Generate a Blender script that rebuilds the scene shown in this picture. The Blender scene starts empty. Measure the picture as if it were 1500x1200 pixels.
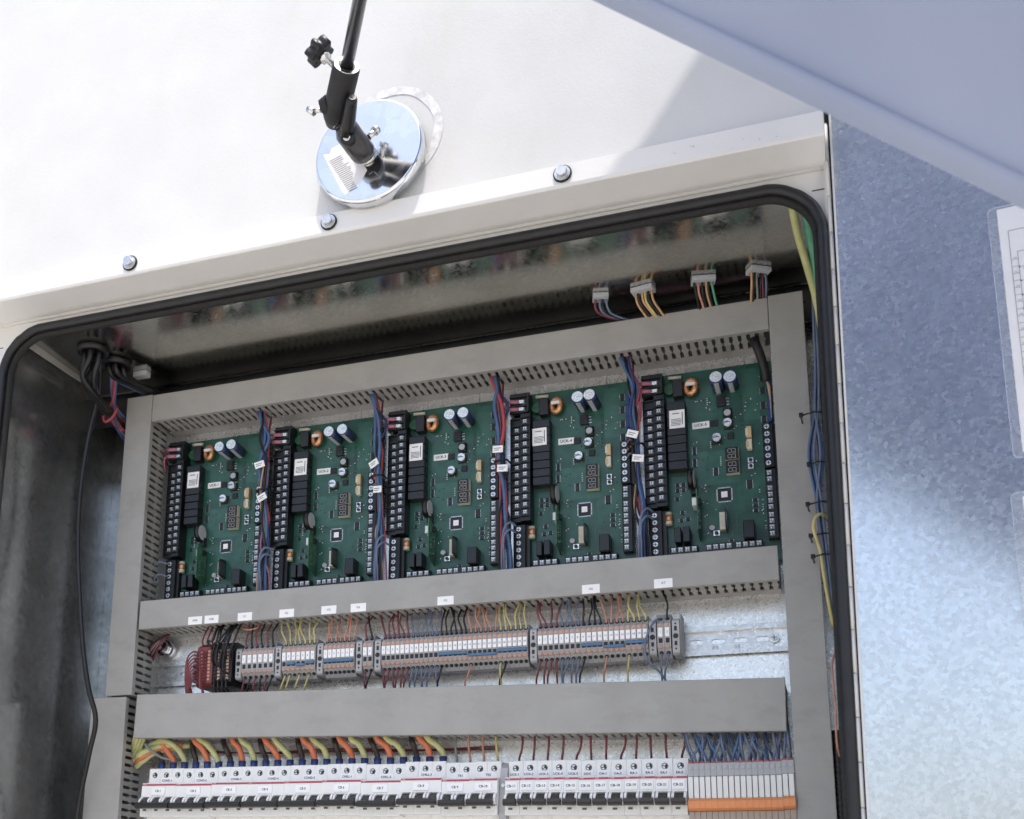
import bpy, math, random
from mathutils import Vector, Matrix
random.seed(7)
R = math.radians
scene = bpy.context.scene
col = scene.collection

# ------------------------------------------------------------------ camera
cam = bpy.data.cameras.new('camera')
cam.sensor_width = 36.0
cam.lens = 1754.54 / 1500 * 36
cam.shift_x = (750 - 546.96) / 1500
cam.shift_y = (940.87 - 600) / 1500
cam.clip_start = 0.05
cam.clip_end = 500
cam.dof.use_dof = True
cam.dof.focus_distance = 1.5
cam.dof.aperture_fstop = 9.0
camo = bpy.data.objects.new('camera', cam)
col.objects.link(camo)
right, up, fwd = Vector((0.9307, 0.365, 0.0229)), Vector((0.0634, -0.2229, 0.9728)), Vector((-0.3602, 0.9039, 0.2306))
mw = Matrix.Identity(4)
for i in range(3):
    mw[i][0] = right[i]; mw[i][1] = up[i]; mw[i][2] = -fwd[i]
mw[0][3], mw[1][3], mw[2][3] = 0.8998, -1.3716, -0.603
camo.matrix_world = mw
scene.camera = camo

# ------------------------------------------------------------------ light
SUN = Vector((0.1126, -0.2964, 0.9484))
world = bpy.data.worlds.new('World')
scene.world = world
world.use_nodes = True
nt = world.node_tree
sky = nt.nodes.new('ShaderNodeTexSky')
sky.sky_type = 'NISHITA'
sky.sun_disc = False
sky.sun_elevation = math.asin(SUN.z)
sky.sun_rotation = math.atan2(SUN.x, SUN.y)
sky.air_density = 1.0
sky.dust_density = 3.5
sky.ozone_density = 0.5
nt.links.new(sky.outputs[0], nt.nodes['Background'].inputs[0])
nt.nodes['Background'].inputs[1].default_value = 0.15
sl = bpy.data.lights.new('sun', 'SUN')
sl.energy = 2.0
sl.angle = R(0.5)
sl.color = (1.0, 0.95, 0.88)
so = bpy.data.objects.new('sun', sl)
col.objects.link(so)
so.rotation_euler = (-SUN).to_track_quat('-Z', 'Y').to_euler()
scene.view_settings.view_transform = 'Standard'
scene.view_settings.look = 'None'
scene.view_settings.gamma = 1.0
scene.view_settings.use_curve_mapping = False
scene.view_settings.exposure = 0.85

# ------------------------------------------------------------------ materials
M = {}
def mat(name, colr, rough=0.5, metal=0.0, var=0.06, scale=60.0, bump=0.0, bscale=None, coat=0.0, trans=0.0):
    m = bpy.data.materials.new(name); m.use_nodes = True
    t = m.node_tree; b = t.nodes['Principled BSDF']
    b.inputs['Roughness'].default_value = rough
    b.inputs['Metallic'].default_value = metal
    b.inputs['Coat Weight'].default_value = coat
    tc = t.nodes.new('ShaderNodeTexCoord')
    n = t.nodes.new('ShaderNodeTexNoise'); n.inputs['Scale'].default_value = scale
    n.inputs['Detail'].default_value = 4
    t.links.new(tc.outputs['Object'], n.inputs['Vector'])
    r = t.nodes.new('ShaderNodeValToRGB')
    lo = [max(0, c * (1 - var * 2)) for c in colr]; hi = [min(1, c * (1 + var * 2)) for c in colr]
    r.color_ramp.elements[0].position = 0.3; r.color_ramp.elements[1].position = 0.7
    r.color_ramp.elements[0].color = (*lo, 1); r.color_ramp.elements[1].color = (*hi, 1)
    t.links.new(n.outputs[0], r.inputs[0]); t.links.new(r.outputs[0], b.inputs['Base Color'])
    if bump:
        n2 = t.nodes.new('ShaderNodeTexNoise'); n2.inputs['Scale'].default_value = bscale or scale * 4
        t.links.new(tc.outputs['Object'], n2.inputs['Vector'])
        bp = t.nodes.new('ShaderNodeBump'); bp.inputs['Strength'].default_value = bump; bp.inputs['Distance'].default_value = 0.001
        t.links.new(n2.outputs[0], bp.inputs['Height']); t.links.new(bp.outputs[0], b.inputs['Normal'])
    M[name] = m
    return m

def galv(name, base, metal, rlo, rhi, cell=120.0, tint=0.15, bump=0.15, dirt=0.0, specks=0.0, warp=0.006, blotch=0.6):
    """zinc spangle: voronoi flakes vary tone and gloss, noise gives smears"""
    m = bpy.data.materials.new(name); m.use_nodes = True
    t = m.node_tree; b = t.nodes['Principled BSDF']; L = t.links.new
    b.inputs['Metallic'].default_value = metal
    tc = t.nodes.new('ShaderNodeTexCoord')
    wn = t.nodes.new('ShaderNodeTexNoise'); wn.inputs['Scale'].default_value = 90; wn.inputs['Detail'].default_value = 3
    L(tc.outputs['Object'], wn.inputs['Vector'])
    mx = t.nodes.new('ShaderNodeMixRGB'); mx.inputs[0].default_value = warp
    L(tc.outputs['Object'], mx.inputs[1]); L(wn.outputs['Color'], mx.inputs[2])
    v = t.nodes.new('ShaderNodeTexVoronoi'); v.inputs['Scale'].default_value = cell
    L(mx.outputs[0], v.inputs['Vector'])
    sep = t.nodes.new('ShaderNodeSeparateColor'); L(v.outputs['Color'], sep.inputs[0])
    big = t.nodes.new('ShaderNodeTexNoise'); big.inputs['Scale'].default_value = 7; big.inputs['Detail'].default_value = 6; big.inputs['Roughness'].default_value = 0.65
    L(tc.outputs['Object'], big.inputs['Vector'])
    # colour
    cr = t.nodes.new('ShaderNodeValToRGB')
    cr.color_ramp.elements[0].color = (*[c * (1 - tint) for c in base], 1)
    cr.color_ramp.elements[1].color = (*[min(1, c * (1 + tint)) for c in base], 1)
    L(sep.outputs[0], cr.inputs[0])
    d = t.nodes.new('ShaderNodeValToRGB')
    d.color_ramp.elements[0].position = 0.25; d.color_ramp.elements[1].position = 0.6
    g = 1 - dirt
    d.color_ramp.elements[0].color = (g, g, g * 0.98, 1); d.color_ramp.elements[1].color = (1, 1, 1, 1)
    L(big.outputs[0], d.inputs[0])
    mu = t.nodes.new('ShaderNodeMixRGB'); mu.blend_type = 'MULTIPLY'; mu.inputs[0].default_value = 1
    L(cr.outputs[0], mu.inputs[1]); L(d.outputs[0], mu.inputs[2]); out = mu.outputs[0]
    if specks:
        sn = t.nodes.new('ShaderNodeTexNoise'); sn.inputs['Scale'].default_value = 330; sn.inputs['Detail'].default_value = 3
        L(tc.outputs['Object'], sn.inputs['Vector'])
        sr = t.nodes.new('ShaderNodeValToRGB'); sr.color_ramp.elements[0].position = 0.60; sr.color_ramp.elements[1].position = 0.70
        k = 1 - specks
        sr.color_ramp.elements[0].color = (1, 1, 1, 1); sr.color_ramp.elements[1].color = (k, k, k * 0.97, 1)
        L(sn.outputs[0], sr.inputs[0])
        m2 = t.nodes.new('ShaderNodeMixRGB'); m2.blend_type = 'MULTIPLY'; m2.inputs[0].default_value = 1
        L(out, m2.inputs[1]); L(sr.outputs[0], m2.inputs[2]); out = m2.outputs[0]
    L(out, b.inputs['Base Color'])
    # roughness
    ad = t.nodes.new('ShaderNodeMath'); ad.operation = 'MULTIPLY_ADD'; ad.inputs[1].default_value = 0.5
    L(sep.outputs[1], ad.inputs[0])
    hb = t.nodes.new('ShaderNodeMath'); hb.operation = 'MULTIPLY'; hb.inputs[1].default_value = blotch
    L(big.outputs[0], hb.inputs[0]); L(hb.outputs[0], ad.inputs[2])
    mr = t.nodes.new('ShaderNodeMapRange'); mr.inputs[1].default_value = 0.1; mr.inputs[2].default_value = 0.8
    mr.inputs[3].default_value = rlo; mr.inputs[4].default_value = rhi
    L(ad.outputs[0], mr.inputs[0]); L(mr.outputs[0], b.inputs['Roughness'])
    if bump:
        bp = t.nodes.new('ShaderNodeBump'); bp.inputs['Strength'].default_value = bump; bp.inputs['Distance'].default_value = 0.0006
        L(sep.outputs[2], bp.inputs['Height']); L(bp.outputs[0], b.inputs['Normal'])
    M[name] = m
    return m

mat('white_trim', (0.76, 0.755, 0.735), 0.42, var=0.018, scale=12, bump=0.10, bscale=330)
mat('white_paint', (0.62, 0.625, 0.62), 0.6, var=0.018, scale=9, bump=0.14, bscale=330)
mat('cream_paint', (0.70, 0.69, 0.655), 0.42, var=0.03, scale=20, bump=0.08, bscale=260)
mat('stain', (0.665, 0.67, 0.67), 0.6, var=0.1, scale=120)
mat('scuff', (0.50, 0.50, 0.49), 0.6, var=0.1, scale=120)
mat('duct_grey', (0.335, 0.328, 0.31), 0.42, var=0.035, scale=22, bump=0.05, bscale=400)
def wear(name, amount, sx, sz):
    m = M[name]; t = m.node_tree; b = t.nodes['Principled BSDF']; L = t.links.new
    old = b.inputs['Base Color'].links[0].from_socket
    tc = t.nodes.new('ShaderNodeTexCoord'); mp = t.nodes.new('ShaderNodeMapping'); mp.inputs['Scale'].default_value = (sx, 20, sz)
    oi = t.nodes.new('ShaderNodeObjectInfo'); ad = t.nodes.new('ShaderNodeVectorMath'); ad.operation = 'ADD'
    L(tc.outputs['Object'], ad.inputs[0]); L(oi.outputs['Location'], ad.inputs[1]); L(ad.outputs[0], mp.inputs['Vector'])
    n = t.nodes.new('ShaderNodeTexNoise'); n.inputs['Scale'].default_value = 1.0; n.inputs['Detail'].default_value = 7; n.inputs['Roughness'].default_value = 0.7
    L(mp.outputs[0], n.inputs['Vector'])
    r = t.nodes.new('ShaderNodeValToRGB'); r.color_ramp.elements[0].position = 0.52; r.color_ramp.elements[1].position = 0.72
    k = 1 - amount; r.color_ramp.elements[0].color = (1, 1, 1, 1); r.color_ramp.elements[1].color = (k, k, k * 0.985, 1)
    L(n.outputs[0], r.inputs[0])
    mu = t.nodes.new('ShaderNodeMixRGB'); mu.blend_type = 'MULTIPLY'; mu.inputs[0].default_value = 1
    L(old, mu.inputs[1]); L(r.outputs[0], mu.inputs[2]); L(mu.outputs[0], b.inputs['Base Color'])
    rr = t.nodes.new('ShaderNodeMapRange'); v = b.inputs['Roughness'].default_value
    rr.inputs[1].default_value = 0.3; rr.inputs[2].default_value = 0.75; rr.inputs[3].default_value = v * 0.8; rr.inputs[4].default_value = min(1, v * 1.35)
    L(n.outputs[0], rr.inputs[0]); L(rr.outputs[0], b.inputs['Roughness'])
wear('duct_grey', 0.14, 18, 36)
wear('white_paint', 0.035, 9, 4)
wear('cream_paint', 0.10, 12, 30)
mat('duct_dark', (0.27, 0.268, 0.25), 0.5, var=0.04, scale=30)
mat('rubber', (0.011, 0.011, 0.0125), 0.42, var=0.15, scale=60, bump=0.12, bscale=500)
mat('rubber_clip', (0.012, 0.012, 0.012), 0.7, var=0.3, scale=300, bump=0.5, bscale=900)
galv('galv_ceiling', (0.64, 0.635, 0.60), 1.0, 0.07, 0.22, cell=300, tint=0.07, bump=0.0, dirt=0.30)
galv('galv_wall', (0.50, 0.51, 0.51), 0.88, 0.07, 0.24, cell=160, tint=0.06, bump=0.0, dirt=0.5)
galv('galv_plate', (0.86, 0.865, 0.87), 0.9, 0.20, 0.38, cell=420, tint=0.07, bump=0.08, dirt=0.10, specks=0.30)
galv('galv_door', (0.655, 0.685, 0.72), 0.93, 0.19, 0.35, cell=250, tint=0.095, bump=0.05, dirt=0.08, warp=0.0035, blotch=0.15)
galv('zinc', (0.66, 0.665, 0.67), 0.95, 0.18, 0.4, cell=300, tint=0.1, bump=0.05, dirt=0.1)
galv('chrome', (0.82, 0.84, 0.87), 1.0, 0.03, 0.14, cell=60, tint=0.04, bump=0.0, dirt=0.12)
mat('bright_metal', (0.74, 0.74, 0.72), 0.22, 1.0, var=0.12, scale=500, bump=0.35, bscale=900)
mat('dull_metal', (0.36, 0.36, 0.35), 0.4, 1.0, var=0.1, scale=300)
mat('pcb', (0.017, 0.082, 0.056), 0.36, var=0.18, scale=45, coat=0.25)
mat('pcb_light', (0.026, 0.105, 0.074), 0.36, var=0.12, scale=70, coat=0.25)
mat('pcb_bright', (0.03, 0.11, 0.055), 0.4, var=0.15, scale=90)
mat('black_plastic', (0.006, 0.006, 0.0065), 0.36, var=0.2, scale=90)
mat('black_matt', (0.010, 0.010, 0.011), 0.55, var=0.2, scale=90, bump=0.1, bscale=700)
mat('relay_black', (0.010, 0.010, 0.012), 0.30, var=0.15, scale=60)
mat('dark_metal', (0.025, 0.025, 0.027), 0.28, 0.0, var=0.25, scale=80, coat=0.4)
mat('chip', (0.011, 0.011, 0.012), 0.45, var=0.2, scale=150)
mat('white_plastic', (0.74, 0.74, 0.72), 0.4, var=0.02, scale=60)
mat('breaker_white', (0.80, 0.80, 0.785), 0.38, var=0.025, scale=50)
mat('label_white', (0.88, 0.88, 0.88), 0.45, var=0.015, scale=80)
mat('paper', (0.78, 0.78, 0.80), 0.7, var=0.02, scale=30)
mat('ink', (0.02, 0.02, 0.025), 0.6, var=0.1)
mat('faint_ink', (0.10, 0.10, 0.11), 0.6, var=0.1)
mat('seg_off', (0.42, 0.42, 0.39), 0.5, var=0.05)
mat('cream_plastic', (0.62, 0.58, 0.47), 0.45, var=0.05)
mat('tan_plastic', (0.55, 0.42, 0.22), 0.45, var=0.05)
mat('copper', (0.62, 0.30, 0.15), 0.35, 0.6, var=0.2, scale=300)
mat('cap_blue', (0.025, 0.04, 0.10), 0.3, var=0.1)
mat('cap_grey', (0.42, 0.44, 0.46), 0.4, var=0.05)
mat('blue_part', (0.02, 0.05, 0.20), 0.4, var=0.1)
mat('ferrule_blue', (0.035, 0.06, 0.20), 0.42, var=0.12, scale=200)
mat('ferrule_pink', (0.42, 0.16, 0.22), 0.4, var=0.08)
mat('stripe_red', (0.40, 0.07, 0.09), 0.4, var=0.05)
mat('pale_print', (0.72, 0.55, 0.55), 0.5, var=0.03)
mat('terminal_grey', (0.39, 0.392, 0.395), 0.45, var=0.03)
mat('terminal_dark', (0.018, 0.018, 0.019), 0.6, var=0.1)
mat('terminal_orange', (0.52, 0.29, 0.20), 0.45, var=0.05)
mat('terminal_red', (0.19, 0.05, 0.045), 0.45, var=0.1)
mat('jumper_blue', (0.075, 0.165, 0.30), 0.4, var=0.06)
mat('clip_orange', (0.72, 0.27, 0.10), 0.42, var=0.05)
mat('beige_base', (0.40, 0.33, 0.27), 0.5, var=0.05)
mat('window_green', (0.10, 0.13, 0.10), 0.4, var=0.1)
for nme, c in dict(darkred=(0.17, 0.035, 0.045), red=(0.38, 0.06, 0.07), blue=(0.065, 0.13, 0.26), slate=(0.13, 0.17, 0.26),
                   black=(0.008, 0.008, 0.009), salmon=(0.50, 0.24, 0.17), yellow=(0.52, 0.46, 0.19), brown=(0.035, 0.022, 0.018),
                   grey=(0.22, 0.22, 0.21), tan=(0.50, 0.30, 0.15), green=(0.10, 0.34, 0.20), mauve=(0.35, 0.13, 0.19), navy=(0.03, 0.05, 0.16)).items():
    mat('wire_' + nme, c, 0.42, var=0.08, scale=90)
mat('cable_orange', (0.64, 0.19, 0.09), 0.45, var=0.06, scale=120)
mat('cable_yellow', (0.50, 0.50, 0.23), 0.45, var=0.06, scale=120)
mat('cable_brown', (0.035, 0.026, 0.022), 0.45, var=0.15, scale=120)
mat('cable_black', (0.007, 0.007, 0.008), 0.36, var=0.2, scale=80)
mat('concrete', (0.50, 0.475, 0.43), 0.9, var=0.12, scale=1.2, bump=0.3, bscale=40)
# fabric: white cloth that lets a little light through
def fabric():
    m = bpy.data.materials.new('fabric'); m.use_nodes = True
    t = m.node_tree; b = t.nodes['Principled BSDF']; L = t.links.new
    b.inputs['Roughness'].default_value = 0.5
    tc = t.nodes.new('ShaderNodeTexCoord'); n = t.nodes.new('ShaderNodeTexNoise'); n.inputs['Scale'].default_value = 6
    L(tc.outputs['Object'], n.inputs['Vector'])
    r = t.nodes.new('ShaderNodeValToRGB'); r.color_ramp.elements[0].color = (0.34, 0.385, 0.50, 1); r.color_ramp.elements[1].color = (0.46, 0.50, 0.61, 1)
    L(n.outputs[0], r.inputs[0]); L(r.outputs[0], b.inputs['Base Color'])
    w = t.nodes.new('ShaderNodeTexNoise'); w.inputs['Scale'].default_value = 500
    L(tc.outputs['Object'], w.inputs['Vector'])
    bp = t.nodes.new('ShaderNodeBump'); bp.inputs['Strength'].default_value = 0.2; bp.inputs['Distance'].default_value = 0.0005
    L(w.outputs[0], bp.inputs['Height']); L(bp.outputs[0], b.inputs['Normal'])
    tr = t.nodes.new('ShaderNodeBsdfTranslucent'); tr.inputs[0].default_value = (0.48, 0.57, 0.78, 1)
    mx = t.nodes.new('ShaderNodeMixShader'); mx.inputs[0].default_value = 0.30
    L(b.outputs[0], mx.inputs[1]); L(tr.outputs[0], mx.inputs[2]); L(mx.outputs[0], t.nodes['Material Output'].inputs[0])
    M['fabric'] = m
fabric()
def clear():
    m = bpy.data.materials.new('clear_plastic'); m.use_nodes = True
    t = m.node_tree; b = t.nodes['Principled BSDF']; L = t.links.new
    b.inputs['Base Color'].default_value = (0.8, 0.85, 0.9, 1); b.inputs['Roughness'].default_value = 0.12
    tr = t.nodes.new('ShaderNodeBsdfTransparent')
    mx = t.nodes.new('ShaderNodeMixShader'); mx.inputs[0].default_value = 0.93
    L(b.outputs[0], mx.inputs[1]); L(tr.outputs[0], mx.inputs[2]); L(mx.outputs[0], t.nodes['Material Output'].inputs[0])
    M['clear_plastic'] = m
clear()
mat('clear_rim', (0.50, 0.56, 0.68), 0.25, var=0.03)

# ------------------------------------------------------------------ mesh helpers
class MB:
    def __init__(s): s.v = []; s.f = []; s.m = []; s.s = []
    def face(s, idx, m=0, sm=False): s.f.append(idx); s.m.append(m); s.s.append(sm)
    def box(s, x0, x1, y0, y1, z0, z1, m=0, c=0.0):
        if c <= 0:
            b = len(s.v)
            s.v += [(x0, y0, z0), (x1, y0, z0), (x1, y1, z0), (x0, y1, z0), (x0, y0, z1), (x1, y0, z1), (x1, y1, z1), (x0, y1, z1)]
            for q in ((0, 3, 2, 1), (4, 5, 6, 7), (0, 1, 5, 4), (1, 2, 6, 5), (2, 3, 7, 6), (3, 0, 4, 7)): s.face([b + i for i in q], m)
            return s
        # chamfered box: front (y0) edges and the four long edges
        def ring(y, i): return [(x0 + i, y, z0 + c if i == 0 else z0 + i), (x1 - i, y, z0 + c if i == 0 else z0 + i)]
        def octo(y, i):
            a, bb, cc, d = x0 + i, x1 - i, z0 + i, z1 - i; k = c * 0.6
            return [(a + k, y, cc), (bb - k, y, cc), (bb, y, cc + k), (bb, y, d - k), (bb - k, y, d), (a + k, y, d), (a, y, d - k), (a, y, cc + k)]
        b = len(s.v); s.v += octo(y0, c) + octo(y0 + c, 0) + octo(y1, 0)
        s.face([b + i for i in range(8)], m); s.face([b + 16 + 7 - i for i in range(8)], m)
        for r_ in (0, 8):
            for i in range(8):
                j = (i + 1) % 8; s.face([b + r_ + j, b + r_ + i, b + r_ + 8 + i, b + r_ + 8 + j], m)
        return s
    def prism(s, poly, a0, a1, axis='x', m=0):
        """poly: (p,q) pairs; axis x -> (a,p,q) ; y -> (p,a,q) ; z -> (p,q,a)"""
        f = {'x': lambda p, q, a: (a, p, q), 'y': lambda p, q, a: (p, a, q), 'z': lambda p, q, a: (p, q, a)}[axis]
        b = len(s.v); n = len(poly)
        s.v += [f(p, q, a0) for p, q in poly] + [f(p, q, a1) for p, q in poly]
        s.face([b + i for i in range(n)][::-1], m); s.face([b + n + i for i in range(n)], m)
        for i in range(n):
            j = (i + 1) % n; s.face([b + i, b + j, b + n + j, b + n + i], m)
        return s
    def tube(s, pts, r, n=8, m=0, caps=True, radii=None):
        pts = [Vector(p) for p in pts]; b0 = len(s.v); k = len(pts); prev = None
        for i, p in enumerate(pts):
            d = (pts[min(i + 1, k - 1)] - pts[max(i - 1, 0)])
            if d.length < 1e-9: d = Vector((0, 0, 1))
            d.normalize()
            if prev is None:
                a = Vector((0, 0, 1)) if abs(d.z) < 0.9 else Vector((1, 0, 0))
                u = d.cross(a).normalized()
            else:
                u = (prev - d * prev.dot(d))
                u = u.normalized() if u.length > 1e-6 else d.orthogonal().normalized()
            prev = u; w = d.cross(u); rr = radii[i] if radii else r
            for q in range(n):
                t = 2 * math.pi * q / n; s.v.append(tuple(p + (u * math.cos(t) + w * math.sin(t)) * rr))
        for i in range(k - 1):
            for q in range(n):
                q2 = (q + 1) % n
                s.face([b0 + i * n + q, b0 + i * n + q2, b0 + (i + 1) * n + q2, b0 + (i + 1) * n + q], m, True)
        if caps:
            s.face([b0 + q for q in range(n)][::-1], m); s.face([b0 + (k - 1) * n + q for q in range(n)], m)
        return s
    def cyl(s, p0, p1, r, n=16, m=0, r1=None):
        return s.tube([p0, p1], r, n, m, True, [r, r if r1 is None else r1])
    def quad(s, a, b, c, d, m=0):
        i = len(s.v); s.v += [a, b, c, d]; s.face([i, i + 1, i + 2, i + 3], m); return s
    def mesh(s, name):
        me = bpy.data.meshes.new(name); me.from_pydata(s.v, [], s.f)
        me.polygons.foreach_set('material_index', s.m); me.polygons.foreach_set('use_smooth', s.s)
        me.update(); return me

def add(name, me, parent=None, loc=(0, 0, 0), rot=None):
    o = bpy.data.objects.new(name, me); col.objects.link(o); o.location = loc
    if rot: o.rotation_euler = rot
    if parent: o.parent = parent
    return o
def part(name, mb, mats, parent=None, loc=(0, 0, 0), rot=None):
    me = mb.mesh(name)
    for m in ([mats] if isinstance(mats, str) else mats): me.materials.append(M[m])
    return add(name, me, parent, loc, rot)
def tag(o, label, cat, group=None, kind=None):
    o['label'] = label; o['category'] = cat
    if group: o['group'] = group
    if kind: o['kind'] = kind
    return o
def thing(name, label, cat, loc=(0, 0, 0), group=None, rot=None):
    return tag(add(name, None, None, loc, rot), label, cat, group)
def copy_tree(o, parent=None):
    c = o.copy(); col.objects.link(c)
    if parent: c.parent = parent
    for ch in o.children: copy_tree(ch, c)
    return c
def spline(pts, k=5):
    P = [Vector(p) for p in pts]; P = [P[0] * 2 - P[1]] + P + [P[-1] * 2 - P[-2]]; out = []
    for i in range(1, len(P) - 2):
        for j in range(k):
            t = j / k
            out.append(0.5 * ((2 * P[i]) + (P[i + 1] - P[i - 1]) * t + (2 * P[i - 1] - 5 * P[i] + 4 * P[i + 1] - P[i + 2]) * t * t + (3 * P[i] - P[i - 1] - 3 * P[i + 1] + P[i + 2]) * t ** 3))
    out.append(P[-2]); return out
def wire(pts, r, m, parent=None, name='wire', n=7, k=5):
    return part(name, MB().tube(spline(pts, k), r, n), m, parent)
_txt = {}
def text(s, size, parent, loc, m='ink', rot=(R(90), 0, 0), name='lettering', bold=False):
    if s not in _txt:
        cu = bpy.data.curves.new('t', 'FONT'); cu.body = s; cu.resolution_u = 2; cu.align_x = 'CENTER'; cu.align_y = 'CENTER'
        if bold: cu.offset = 0.02
        ob = bpy.data.objects.new('t', cu); col.objects.link(ob)
        me = bpy.data.meshes.new_from_object(ob.evaluated_get(bpy.context.evaluated_depsgraph_get()))
        bpy.data.objects.remove(ob); me.materials.clear(); _txt[s] = me
    key = (s, m)
    if key not in _txt:
        me = _txt[s].copy(); me.materials.clear(); me.materials.append(M[m]); _txt[key] = me
    o = add(name, _txt[key], parent, loc, rot); o.scale = (size, size, size); return o
ORD = ['first', 'second', 'third', 'fourth', 'fifth', 'sixth', 'seventh', 'eighth', 'ninth', 'tenth', 'eleventh', 'twelfth', 'thirteenth', 'fourteenth', 'fifteenth', 'sixteenth', 'seventeenth', 'eighteenth']

ORD += ['nineteenth', 'twentieth', 'twenty-first', 'twenty-second', 'twenty-third', 'twenty-fourth', 'twenty-fifth', 'twenty-sixth', 'twenty-seventh', 'twenty-eighth', 'twenty-ninth', 'thirtieth']

# ------------------------------------------------------------------ ground
g = part('ground', MB().box(-40, 40, -40, 40, -1.75, -1.7), 'concrete'); g['kind'] = 'structure'

# ------------------------------------------------------------------ cabinet shell
CEIL, YB, YF = 0.1670, 0.0677, -0.160
cab = thing('equipment_cabinet', 'white outdoor equipment cabinet with black gasket round its open doorway', 'cabinet')
part('fascia_panel', MB().box(-0.9, 0.9212, -0.22, 0.12, 0.200, 1.7), 'white_paint', cab)
# drip flange: face, rounded bend and underside
pf = [(-0.2195, 0.2133), (-0.2265, 0.2133), (-0.2265, 0.1895), (-0.2258, 0.1873), (-0.2240, 0.1862), (-0.160, 0.1925), (-0.160, 0.1945), (-0.2195, 0.1945)]
part('drip_flange', MB().prism(pf, -0.9, 0.9205, 'x'), 'white_trim', cab)
part('lip_strip', MB().box(-0.9, 0.9195, -0.1625, -0.1602, 0.1885, 0.1922), 'cream_paint', cab)
# door frame: ring round the rounded opening
def opening(off, n=10):
    """inner edge of the doorway grown by off; (x,z) loop"""
    l, r_t, r_b, t, b, rad = -0.1215 - off, 0.9052 + off, 0.8915 + off, 0.1642 + off, -0.85 - off, 0.052 + off
    pts = []
    def lean(x, z): return x if x < 0.4 else r_b + (r_t - r_b) * (z - b) / (t - b)
    for cx, cz, a0 in ((r_t - rad, t - rad, 0), (l + rad, t - rad, 90), (l + rad, b + rad, 180), (r_b - rad, b + rad, 270)):
        for i in range(n + 1):
            a = R(a0 + 90 * i / n); pts.append((cx + rad * math.cos(a), cz + rad * math.sin(a)))
    out = []
    for x, z in pts:
        if x > 0.4: x += (lean(1, z) - (r_t if z > -0.3 else r_b))
        out.append((x, z))
    return out
inn = opening(0.004)
fr = MB(); n_ = len(inn)
X0, X1, Z0, Z1 = -0.9, 0.9185, -1.2, 0.1925
def outer(x, z):
    cx, cz = 0.39, -0.34; dx, dz = x - cx, z - cz
    k = min((X1 - cx) / dx if dx > 0 else (X0 - cx) / dx if dx < 0 else 9e9, (Z1 - cz) / dz if dz > 0 else (Z0 - cz) / dz if dz < 0 else 9e9)
    return cx + dx * k, cz + dz * k
for x, z in inn: fr.v.append((x, YF, z))
for x, z in inn: ox, oz = outer(x, z); fr.v.append((ox, YF, oz))
for x, z in inn: fr.v.append((x, YF + 0.003, z))
for i in range(n_):
    j = (i + 1) % n_
    fr.face([i, j, n_ + j, n_ + i]); fr.face([j, i, 2 * n_ + i, 2 * n_ + j])
part('door_frame', fr, 'white_trim', cab)
# corner fill of the frame sheet (outer rays miss the two upper corners)
part('frame_corner', MB().box(0.70, 0.9184, YF + 0.0006, YF + 0.0016, 0.176, 0.1925), 'white_trim', cab)
part('frame_corner', MB().box(-0.9, 0.10, YF + 0.0006, YF + 0.0016, 0.176, 0.1925), 'white_trim', cab)
for x0, x1, z in ((0.9055, 0.9186, 0.166), (-0.9, -0.1405, 0.158)):
    part('frame_seam', MB().box(x0, x1, YF - 0.0006, YF + 0.002, z - 0.0005, z + 0.0005), 'terminal_dark', cab)
# gasket: hollow bulb and the ribbed clip strip inside it
gp = [(x + 0.0003 * math.sin(i * 1.7), YF - 0.0075 + 0.0004 * math.sin(i * 2.3), z + 0.0003 * math.cos(i * 1.1)) for i, (x, z) in enumerate(opening(0.0086, 14))]
part('gasket', MB().tube(gp + gp[:2], 0.0061, 14, caps=False), 'rubber', cab)
lip = opening(0.0040, 14); gl = MB(); k_ = len(lip); lin = opening(-0.0012, 14)
for (x, z), (xi, zi) in zip(lip, lin):
    gl.v += [(x, YF - 0.004, z), (xi, YF - 0.0045, zi), (xi, YF + 0.0042, zi)]
for i in range(k_):
    j = (i + 1) % k_
    gl.face([3 * i, 3 * j, 3 * j + 1, 3 * i + 1], 0, True); gl.face([3 * i + 1, 3 * j + 1, 3 * j + 2, 3 * i + 2], 0, True)
part('gasket_clip', gl, 'rubber_clip', cab)
# lining
cp = [(YF + 0.0017, CEIL), (0.028, CEIL)] + [(0.028 + 0.011 * math.sin(R(a)), CEIL - 0.011 + 0.011 * math.cos(R(a))) for a in (8, 16, 24, 32)]
cm = MB()
for q, z in cp: cm.v += [(-0.1230, q, z), (0.914, q, z)]
for i in range(len(cp) - 1): cm.face([2 * i, 2 * i + 1, 2 * i + 3, 2 * i + 2], 0, i > 0)
part('ceiling', cm, 'galv_ceiling', cab)
part('ceiling_back', MB().box(-0.1230, 0.914, YF + 0.0017, 0.0955, CEIL + 0.0005, CEIL + 0.0125), 'rubber', cab)
part('rear_gap_shade', MB().box(-0.1230, 0.914, 0.0405, 0.0445, 0.120, CEIL + 0.0004), 'rubber', cab)  # black strip painting in the shade of the gap behind the ceiling
part('side_wall', MB().box(-0.1245, -0.1230, YF + 0.0017, 0.0955, -0.90, CEIL), 'galv_wall', cab)
part('side_wall', MB().box(0.914, 0.9155, YF + 0.0017, 0.0955, -0.90, CEIL), 'galv_wall', cab)
part('rear_wall', MB().box(-0.1245, 0.9155, 0.0957, 0.0975, -0.90, CEIL + 0.001), 'galv_wall', cab)
part('cabinet_floor', MB().box(-0.1245, 0.9155, YF + 0.0017, 0.0975, -0.902, -0.9005), 'galv_wall', cab)
part('mounting_plate', MB().box(-0.07, 0.900, YB, YB + 0.0025, -0.88, 0.150, 0), 'galv_plate', cab)
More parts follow.
